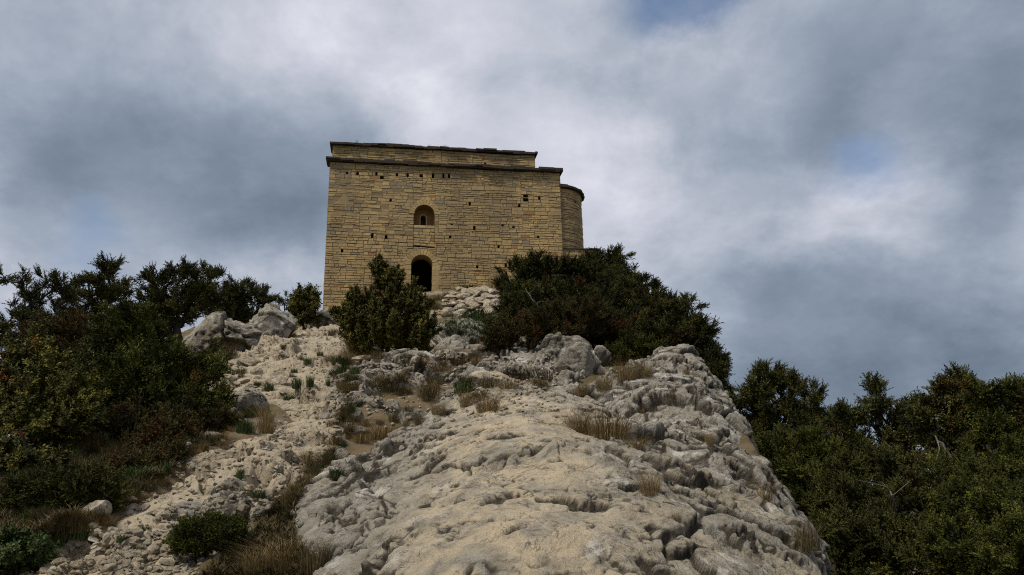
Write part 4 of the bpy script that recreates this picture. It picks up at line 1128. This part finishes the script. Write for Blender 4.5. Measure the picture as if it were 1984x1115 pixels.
plant('juniper_tree', 'open-branched juniper with a spire top, second tree from the rocks on the right', 'juniper', (1690, 1010, 9.5),
      [(1704, 735, 18, 14, 9.5), (1700, 760, 30, 20, 9.5), (1640, 800, 36, 20, 9.5), (1720, 795, 40, 24, 9.5), (1770, 775, 24, 20, 9.5), (1690, 840, 40, 20, 9.5), (1745, 830, 46, 26, 9.5), (1650, 850, 40, 24, 9.5), (1720, 880, 60, 24, 9.5), (1790, 810, 22, 22, 9.5)],
      125, 36, .07, .125, 'juniper', seed=22, lob=.86, dy=24, trunk_r=.10, dead=.03)
plant('juniper_tree', 'juniper with red-brown dead tips in its top, near the right edge', 'juniper', (1845, 1010, 8.6),
      [(1812, 735, 16, 14, 8.6), (1855, 728, 26, 14, 8.6), (1830, 760, 36, 22, 8.6), (1880, 765, 30, 26, 8.6), (1800, 800, 30, 26, 8.6), (1860, 810, 46, 26, 8.6), (1900, 800, 24, 24, 8.6), (1820, 850, 40, 20, 8.6), (1880, 850, 40, 24, 8.6)],
      135, 36, .065, .12, 'juniper', seed=23, lob=.86, dy=24, trunk_r=.09, dead_lobes=(0,), dead=.05)
plant('juniper_tree', 'grey-trunked juniper with a rusty branch, cut by the right edge of the picture', 'juniper', (1935, 1010, 7.6),
      [(1925, 740, 36, 16, 7.6), (1975, 745, 26, 16, 7.6), (1940, 775, 46, 24, 7.6), (1990, 790, 30, 26, 7.6), (1925, 820, 36, 26, 7.6), (1980, 840, 36, 30, 7.6), (1950, 880, 46, 26, 7.6), (2030, 800, 36, 50, 7.6)],
      145, 38, .06, .11, 'juniper_light', seed=24, lob=.86, dy=24, trunk_r=.09, dead_lobes=(3,), dead=.05, barkmat='dead_wood', tint_shift=-.03)
plant('juniper_bush', 'dark juniper scrub filling the slope below the open-branched tree on the right', 'juniper', (1720, 1110, 7.4),
      [(1680, 920, 60, 40, 8.2), (1760, 930, 60, 44, 8.0), (1640, 985, 60, 50, 7.6), (1720, 1000, 70, 50, 7.4), (1800, 990, 60, 50, 7.4), (1680, 1060, 70, 50, 6.8), (1760, 1080, 70, 50, 6.6), (1620, 1070, 40, 50, 6.8)],
      340, 42, .055, .10, 'juniper', seed=25, stems=6, trunk_r=.05, dead=.04)
plant('juniper_bush', 'leafy bright green juniper in the lower right corner', 'juniper', (1920, 1110, 6.0),
      [(1850, 930, 50, 40, 7.4), (1920, 940, 56, 40, 7.0), (1980, 920, 40, 50, 6.8), (1880, 1000, 60, 50, 6.4), (1960, 1000, 56, 56, 6.0), (1840, 1080, 56, 50, 6.0), (1920, 1090, 70, 50, 5.7), (2000, 1080, 50, 60, 5.6)],
      370, 42, .05, .09, 'juniper_light', seed=26, stems=6, trunk_r=.05, tint_shift=-.1)
# bare dead wood among them
def dead_branch(pts, r0, label):
    P = [at(*p) for p in pts]; b0 = P[0]; segs = []
    r = np.random.default_rng(int(pts[0][0]))
    n = len(P)
    fine = [P[0]]
    for a, b in zip(P[:-1], P[1:]):
        for k in range(1, 4): fine.append(a + (b - a) * k / 3 + r.normal(size=3) * .008)
    m = len(fine) - 1
    for i in range(m): segs.append((fine[i], fine[i + 1], r0 * (1 - .8 * i / m), r0 * (1 - .8 * (i + 1) / m)))
    for i in range(3, m, 4):
        d = r.normal(size=3); d /= np.linalg.norm(d); e = fine[i] + d * r.uniform(.08, .2)
        segs.append((fine[i], e, r0 * .25, .003)); segs.append((e, e + (d + r.normal(size=3) * .6) * .08, .003, .002))
    V, Fc = tubes(segs, 7)
    return tag(obj('dead_branch', mesh_np('dead_branch', V - b0, Fc, mats=[M['dead_wood']]), loc=b0), label, 'branch')
dead_branch([(1862, 1010, 7.6), (1855, 940, 7.6), (1843, 905, 7.5), (1830, 870, 7.5), (1815, 842, 7.5)], .032, 'bleached bare trunk leaning left among the junipers on the right')
dead_branch([(1736, 990, 6.9), (1730, 965, 6.8), (1718, 945, 6.8), (1706, 932, 6.8)], .011, 'short silvery dead branch rising left from the scrub on the right')
0 and dead_branch([(1740, 990, 6.85), (1768, 972, 6.8), (1776, 955, 6.8), (1776, 938, 6.8)], .012, 'thin crooked dead branch bending up beside the short silvery one')
dead_branch([(1052, 612, 13.3), (1040, 590, 13.3), (1028, 575, 13.3), (1020, 560, 13.4)], .018, 'bleached forked twig sticking out of the huge juniper mound')
0 and dead_branch([(195, 935, 6.4), (215, 905, 6.5), (240, 880, 6.6), (262, 855, 6.7)], .010, 'thin pale dead stick slanting through the undergrowth on the left')

# ------------------------------------------------------------------ grasses and small plants
def blade_arrays(n, r, h, spread, lean, w):
    """n bent blades growing from a disc: vertices, triangles and tint."""
    a = r.uniform(0, 6.283, n); rad = spread * np.sqrt(r.random(n))
    base = np.c_[rad * np.cos(a), rad * np.sin(a), np.zeros(n)]
    out = np.c_[np.cos(a + r.normal(0, .7, n)), np.sin(a + r.normal(0, .7, n)), np.zeros(n)]
    H = h * r.uniform(.45, 1.1, n); ln = lean * r.uniform(.2, 1.3, n) * H
    side = np.c_[-out[:, 1], out[:, 0], np.zeros(n)] * (w * r.uniform(.6, 1.2, n))[:, None]
    up = np.array([0, 0, 1.])
    p1 = base + out * (ln * .25)[:, None] + up * (H * .5)[:, None]
    p2 = base + out * (ln * 1.0)[:, None] + up * (H * (1 - .18 * lean))[:, None]
    V = np.stack([base - side, base + side, p1 - side * .75, p1 + side * .75, p2], 1).reshape(-1, 3)
    Fc = (np.array([[0, 1, 3], [0, 3, 2], [2, 3, 4]])[None] + (np.arange(n) * 5)[:, None, None]).reshape(-1, 3)
    return V, Fc, np.repeat(np.clip(r.normal(.5, .22, n), 0, 1), 5)
TUFT = {}
for i in range(3):
    r = np.random.default_rng(40 + i)
    for key, args, mt in (('dry', (560, r, 1.0, .50, 1.3, .0055), 'dry_grass'), ('low', (420, r, .6, .6, 1.25, .008), 'mixed_grass'), ('green', (260, r, .55, .55, 1.2, .022), 'green_weed'), ('tall', (150, r, 1.0, .30, .35, .006), 'dry_grass')):
        V, Fc, ti = blade_arrays(*args)
        TUFT[key, i] = mesh_np('grass_tuft', V, Fc, {'tint': ti, 'dead': np.zeros(len(V))}, smooth=False, mats=[M[mt]])
def tuft(px, py, kind, wpx, hpx, label, group=None, name='grass_tuft', cat='grass'):
    g, n = hit(px, py); s = g[1] / F_PX
    o = obj(name, TUFT[kind, random.randint(0, 2)], loc=g - np.array([0, 0, .02]), rotz=random.uniform(0, 6.28))
    hw = {'dry': .85, 'low': 1.0, 'green': .95, 'tall': .5}[kind]; hh_ = {'dry': .92, 'low': .5, 'green': .45, 'tall': .95}[kind]
    o.scale = (wpx * s / 2 / hw, wpx * s / 2 / hw, hpx * s / hh_)
    return tag(o, label, cat, group)
random.seed(11)
T = [(1175, 850, 'dry', 130, 70, 'long brown tuft of dry grass along the top of the pale slab'), (1120, 835, 'dry', 70, 58, 'dry grass tuft at the left end of the long brown tuft on the slab'), (1235, 868, 'dry', 60, 36, 'low dry grass trailing right from the long brown tuft on the slab'),
     (945, 795, 'dry', 70, 50, 'bushy golden brown tuft just behind the crest of the pale slab'), (850, 800, 'dry', 44, 36, 'brown tuft left of the crest of the pale slab'), (905, 785, 'dry', 46, 44, 'thin brown grass left of the bushy golden tuft'),
     (515, 840, 'dry', 52, 78, 'tall brown tuft on the left edge of the path beside the dark boulder'), (600, 895, 'dry', 54, 34, 'round golden tuft at the right edge of the middle path'), (640, 888, 'low', 60, 26, 'low brown-green grass right of the round golden tuft'),
     (735, 850, 'dry', 80, 40, 'spreading dry grass above the left end of the slab'), (700, 858, 'dry', 56, 34, 'dry brown grass by the small rocks above the left end of the slab'), (740, 745, 'dry', 40, 36, 'brown grass spike behind the rounded grey rock'),
     (850, 720, 'dry', 80, 28, 'olive-gold grass patch below the central bush'), (900, 705, 'low', 70, 20, 'short green-brown grass right of the olive-gold patch'), (685, 692, 'dry', 60, 40, 'reddish brown dry grass at the left foot of the central bush'), (725, 690, 'dry', 50, 30, 'dry grass under the middle of the central bush'),
     (1215, 735, 'dry', 70, 58, 'reddish dry grass behind the shoulder of the ridge'), (1170, 755, 'dry', 50, 50, 'brown grass at the right foot of the white-streaked boulder'), (1250, 730, 'dry', 50, 44, 'rusty grass left of the perched knobbly boulder'), (1125, 765, 'dry', 50, 36, 'dry grass below the white-streaked boulder'),
     (1330, 725, 'dry', 16, 20, 'tiny tan tuft growing on the perched knobbly boulder'), (1242, 800, 'dry', 26, 18, 'small round brown tuft on the grey shoulder'), (1304, 770, 'low', 18, 26, 'dark green sprig in a crack of the grey shoulder'), (1375, 860, 'dry', 26, 40, 'straw-coloured grass in a crack low on the grey shoulder'),
     (1260, 955, 'dry', 60, 62, 'grey-green tuft growing from the right part of the slab'), (1310, 1010, 'low', 34, 26, 'reddish plant in a cleft on the right part of the slab'),
     (560, 1110, 'dry', 150, 90, 'big straw-and-green grass clump at the bottom beside the slab'), (500, 1112, 'dry', 90, 70, 'left half-lying part of the grass at the bottom beside the slab'), (610, 1105, 'low', 90, 70, 'green grass at the foot of the slab at the bottom'), (560, 985, 'low', 50, 50, 'brown moss and grass in the gap left of the slab'),
     (655, 920, 'green', 60, 22, 'dark green cushion growing on the left flank of the slab'), (500, 960, 'green', 44, 20, 'green-brown tuft on the right edge of the lower path'),
     (465, 925, 'green', 24, 26, 'small green plant in the middle of the lower path'), (238, 1045, 'green', 34, 18, 'green weed among the rubble of the lower path'), (280, 1025, 'green', 36, 14, 'flat green weed above the worn tan rock'), (270, 1062, 'green', 30, 12, 'flat little weed left of the worn tan rock'),
     (560, 775, 'green', 36, 16, 'bright green weed at the bottom of the green patch on the path'), (575, 750, 'green', 34, 26, 'leafy green weed on the left of the green patch on the path'), (600, 748, 'green', 24, 28, 'leafy green weed on the right of the green patch on the path'), (570, 722, 'green', 24, 12, 'small green weed above the green patch on the path'),
     (665, 722, 'green', 44, 22, 'rounded green cushion on the right of the upper path'), (660, 705, 'green', 50, 16, 'olive cushion above the rounded green one'), (635, 748, 'green', 14, 20, 'single green weed on the right edge of the upper path'), (620, 690, 'green', 20, 14, 'green weed at the left foot of the central bush'),
     (900, 760, 'green', 70, 34, 'green leafy weeds in front of the long lumpy rock'), (945, 750, 'low', 60, 30, 'brown-green weeds right of the long lumpy rock'), (830, 770, 'low', 70, 34, 'dark brown grass hollow above the pale flat-topped rock'), (760, 760, 'low', 80, 30, 'brown matted grass left of the dark hollow'),
     (925, 620, 'green', 90, 22, 'green grass bank below the rubble heap'), (980, 620, 'low', 50, 30, 'grey-green grass between the rubble heap and the dark juniper'), (880, 612, 'green', 50, 14, 'green grass at the left foot of the rubble heap'),
     (830, 590, 'green', 40, 16, 'green grass at the doorway behind the box bush'), (850, 583, 'low', 36, 16, 'brown grass against the wall right of the doorway'), (868, 574, 'low', 30, 12, 'short grass between the doorway and the rubble heap'), (845, 600, 'low', 40, 18, 'dry grass on the slope below the doorway'), (870, 598, 'green', 36, 14, 'green grass just left of the rubble heap stones'), (700, 600, 'low', 40, 18, 'grass along the wall foot left of the box bush'), (962, 560, 'tall', 60, 46, 'tall grey withered stalks against the chapel wall'), (990, 560, 'tall', 40, 40, 'withered stalks beside the dark juniper at the chapel wall'), (905, 562, 'green', 60, 12, 'grass on top of the rubble heap'),
     (700, 628, 'low', 40, 24, 'weeds left of the central bush below the chapel corner'), (645, 650, 'low', 30, 20, 'brown-green weeds right of the domed boulder'), (560, 655, 'dry', 36, 26, 'dry brown grass at the foot of the big rounded boulder'), (440, 690, 'low', 60, 30, 'weeds in front of the long weathered rock'),
     (985, 752, 'dry', 60, 30, 'dry grass on the bare ground under the white-streaked boulder'), (1050, 748, 'low', 60, 24, 'short brown grass at the left foot of the white-streaked boulder'), (1020, 735, 'low', 50, 20, 'short dry grass along the dark cracked ledge'), (930, 770, 'low', 50, 22, 'low brown grass between the lumpy rock and the smooth tan rock'), (1480, 965, 'tall', 50, 44, 'thin straw stalks between the slab and the right thicket'), (1560, 1060, 'low', 90, 60, 'dry brown brush in the gully right of the slab'), (1410, 700, 'tall', 10, 40, 'wispy stalk on the sky edge of the ridge')]
for t_ in T: tuft(*t_)
plant('cushion_plant', 'dark green domed cushion plant at the right edge of the lower path', 'plant', (395, 1066),
      [(395, 1060, 42, 12, 4.6), (395, 1042, 46, 22, 4.6), (370, 1048, 28, 18, 4.6), (430, 1045, 32, 20, 4.6), (450, 1035, 16, 14, 4.7)], 170, 40, .03, .05, 'juniper_light', seed=30, stems=6, part=('stems', 'foliage'), trunk_r=.012, up=1.0, tint_shift=-.12)
for u_, h_, lb in ((1.25, .34, 'single thin weed stalk on the left part of the chapel roof edge'), (4.95, .26, 'wispy weeds on the middle of the chapel roof edge'), (5.75, .30, 'taller wispy weeds right of the middle of the chapel roof edge')):
    p_ = CORNER + np.array([cy_ * u_ - sy_ * .62, sy_ * u_ + cy_ * .62, 5.33])
    o = obj('grass_tuft', TUFT['tall', 1], loc=p_); o.scale = (.22, .16, h_); tag(o, lb, 'weed')
# scattered anonymous tufts
for px, py in [(random.uniform(640, 930), random.uniform(690, 830)) for _ in range(46)]:
    if py > 780 + .0 and px > 860: continue
    tuft(px, py, random.choice(['dry', 'low', 'low']), random.uniform(22, 52), random.uniform(12, 30), 'dry brown grass tuft growing between the rocks behind the slab', 'dry tufts between the rocks')
for px, py in [(random.uniform(0, 330), random.uniform(880, 1060)) for _ in range(125)]:
    if px < 400 - (py - 830) * 1.25 and px > 0: tuft(px, py, random.choice(['dry', 'low', 'low', 'green']), random.uniform(30, 80), random.uniform(20, 46), 'tangled grass tuft in the undergrowth left of the lower path', 'tufts in the undergrowth left of the path')
for px, py in [(random.uniform(330, 520), random.uniform(800, 900)) for _ in range(40)]:
    if not in_path(px, py) and px < 520: tuft(px, py, random.choice(['dry', 'low', 'green']), random.uniform(24, 60), random.uniform(16, 34), 'brownish grass tuft along the left edge of the path bend', 'tufts along the path bend')
def along(pts, n, spread, label, group, kinds):
    P = np.array(pts, float); L = np.r_[0, np.cumsum(np.hypot(*np.diff(P, axis=0).T))]
    for _ in range(n):
        t_ = random.uniform(0, L[-1]); px, py = np.interp(t_, L, P[:, 0]) + random.gauss(0, spread), np.interp(t_, L, P[:, 1]) + random.gauss(0, spread * .5)
        k = .5 + (py - 640) / 500
        tuft(px, py, random.choice(kinds), random.uniform(26, 56) * k, random.uniform(14, 30) * k, label, group)
along([(690, 700), (668, 760), (682, 830), (640, 885), (590, 930), (548, 985)], 46, 9, 'dry grass tuft lining the right edge of the path', 'tufts along the right edge of the path', ['dry', 'low', 'low', 'green'])
along([(410, 760), (430, 850), (335, 905), (235, 985), (100, 1066)], 34, 9, 'grass tuft lining the left edge of the path', 'tufts along the left edge of the path', ['dry', 'low', 'green'])
along([(420, 720), (520, 760), (620, 720), (560, 690), (600, 660)], 16, 16, 'small weed growing among the stones of the upper path', 'weeds on the upper path', ['green', 'low'])
# loose ground cover: one mass of short grass
def cover(name, region, n, h, mat, seed):
    r = np.random.default_rng(seed); pts = []
    reg = np.array(region, float); lo, hi = reg.min(0), reg.max(0)
    while len(pts) < n:
        q = lo + (hi - lo) * r.random((4000, 2))
        d = poly_sd(q[:, 0], q[:, 1], region)
        pts += [tuple(k) for k in q[d > -6 * r.random(len(q))]]
    pts = pts[:n]; keep = []
    for p in pts:
        g, nn = hit(*p)
        keep.append(g)
    K = np.array(keep)
    dens = fbm(K * 1.1, 3, seed); K = K[dens > -.18 + .25 * r.normal(size=len(K)) * .5]
    V0, F0, _ = blade_arrays(9, r, 1.0, .35, 1.0, .045)
    up = np.array([0, -.2, 1.0]) + r.normal(size=K.shape) * .15
    sc = h * r.uniform(.5, 1.3, len(K)) * (.6 + K[:, 1] * .05)
    return struct(scatter_mesh(name, V0, F0, frames_from(up, r), K, sc, np.clip(r.normal(.45, .2, len(K)) + .25 * fbm(K * .8, 2, 9), 0, 1), M[mat], extra={'dead': np.zeros(len(K))}), 'stuff')
cover('grass', [(-60, 760), (300, 830), (430, 850), (330, 905), (225, 985), (90, 1066), (-60, 1130)], 9000, .10, 'mixed_grass', 51)
0 and cover('grass', [(560, 960), (640, 890), (860, 800), (950, 790), (980, 740), (880, 690), (660, 700), (640, 790), (660, 850)], 1900, .06, 'mixed_grass', 52)
cover('grass', [(380, 1130), (470, 1060), (520, 1000), (590, 940), (560, 1000), (600, 1130)], 1600, .07, 'mixed_grass', 53)
cover('grass', [(850, 640), (870, 600), (980, 560), (1000, 640), (930, 660)], 1400, .07, 'green_weed', 54)
0 and cover('grass', [(1440, 900), (1560, 960), (1640, 1120), (1990, 1120), (1990, 900)], 3000, .14, 'mixed_grass', 55)
# yellow flowers
M['petal'] = flat_mat('yellow_petal', (0.70, 0.50, 0.02), (0.80, 0.62, 0.04), 30)
fl = []
for i in range(10): fl += [((0, 0, 1), (math.cos(a) * .5, math.sin(a) * .5, 1.02), (math.cos(a + .5) * .5, math.sin(a + .5) * .5, 1.02)) for a in (i * .628,)]
FV = np.array(fl, float).reshape(-1, 3); FF = np.arange(len(FV)).reshape(-1, 3)
stem_v = np.array([(-.03, 0, -1.6), (.03, 0, -1.6), (0, 0, 1.0)]); 
fm = mesh_np('yellow_flower', np.r_[FV, stem_v], np.r_[FF, [[len(FV), len(FV) + 1, len(FV) + 2]]], smooth=False, mats=[M['petal']])
for px, py, wd, lb in [(54, 1037, 12, 'yellow flower, largest of those above the white-edged slab at the lower left'), (45, 1045, 8, 'yellow flower just below the largest one at the lower left'), (52, 1057, 6, 'small low yellow flower above the white-edged slab'), (77, 1052, 5, 'orange-yellow flower on the right of the flowers at the lower left'),
                      (460, 832, 9, 'yellow-orange flower in the weeds at the path bend'), (475, 800, 6, 'yellow flower beside the tall brown tuft on the path edge'), (255, 875, 5, 'tiny yellow flower in the middle of the undergrowth on the left')]:
    g, n_ = hit(px, py); s = wd * g[1] / F_PX
    o = obj('yellow_flower', fm, loc=g + np.array([0, 0, s * 1.1]), rotz=px); o.scale = (s, s, s); o.rotation_euler = (.5, .1, px); tag(o, lb, 'flower')

# ------------------------------------------------------------------ far country below the ridge
def far_ground():
    r_ = np.geomspace(30, 9000, 90); a_ = np.linspace(0, 2 * math.pi, 181)
    Rr, Aa = np.meshgrid(r_, a_, indexing='ij'); x, y = (Rr * np.sin(Aa)).ravel(), (Rr * np.cos(Aa)).ravel()
    P = np.c_[x, y, np.zeros(len(x))]
    z = -26 - 120 * sstep(30, 900, Rr.ravel()) + 420 * sstep(1500, 6000, Rr.ravel()) * (.75 + .55 * fbm(P / 1600 + 3, 5, 13)) + 8 * fbm(P / 60, 4, 14)
    return np.c_[x, y, z], grid_faces(90, 181)
V, Fc = far_ground()
M['far'] = flat_mat('wooded_hills', (0.022, 0.03, 0.03), (0.05, 0.06, 0.05), .02, .05)
struct(obj('hills', mesh_np('hills', V, Fc[:, ::-1], mats=[M['far']])))
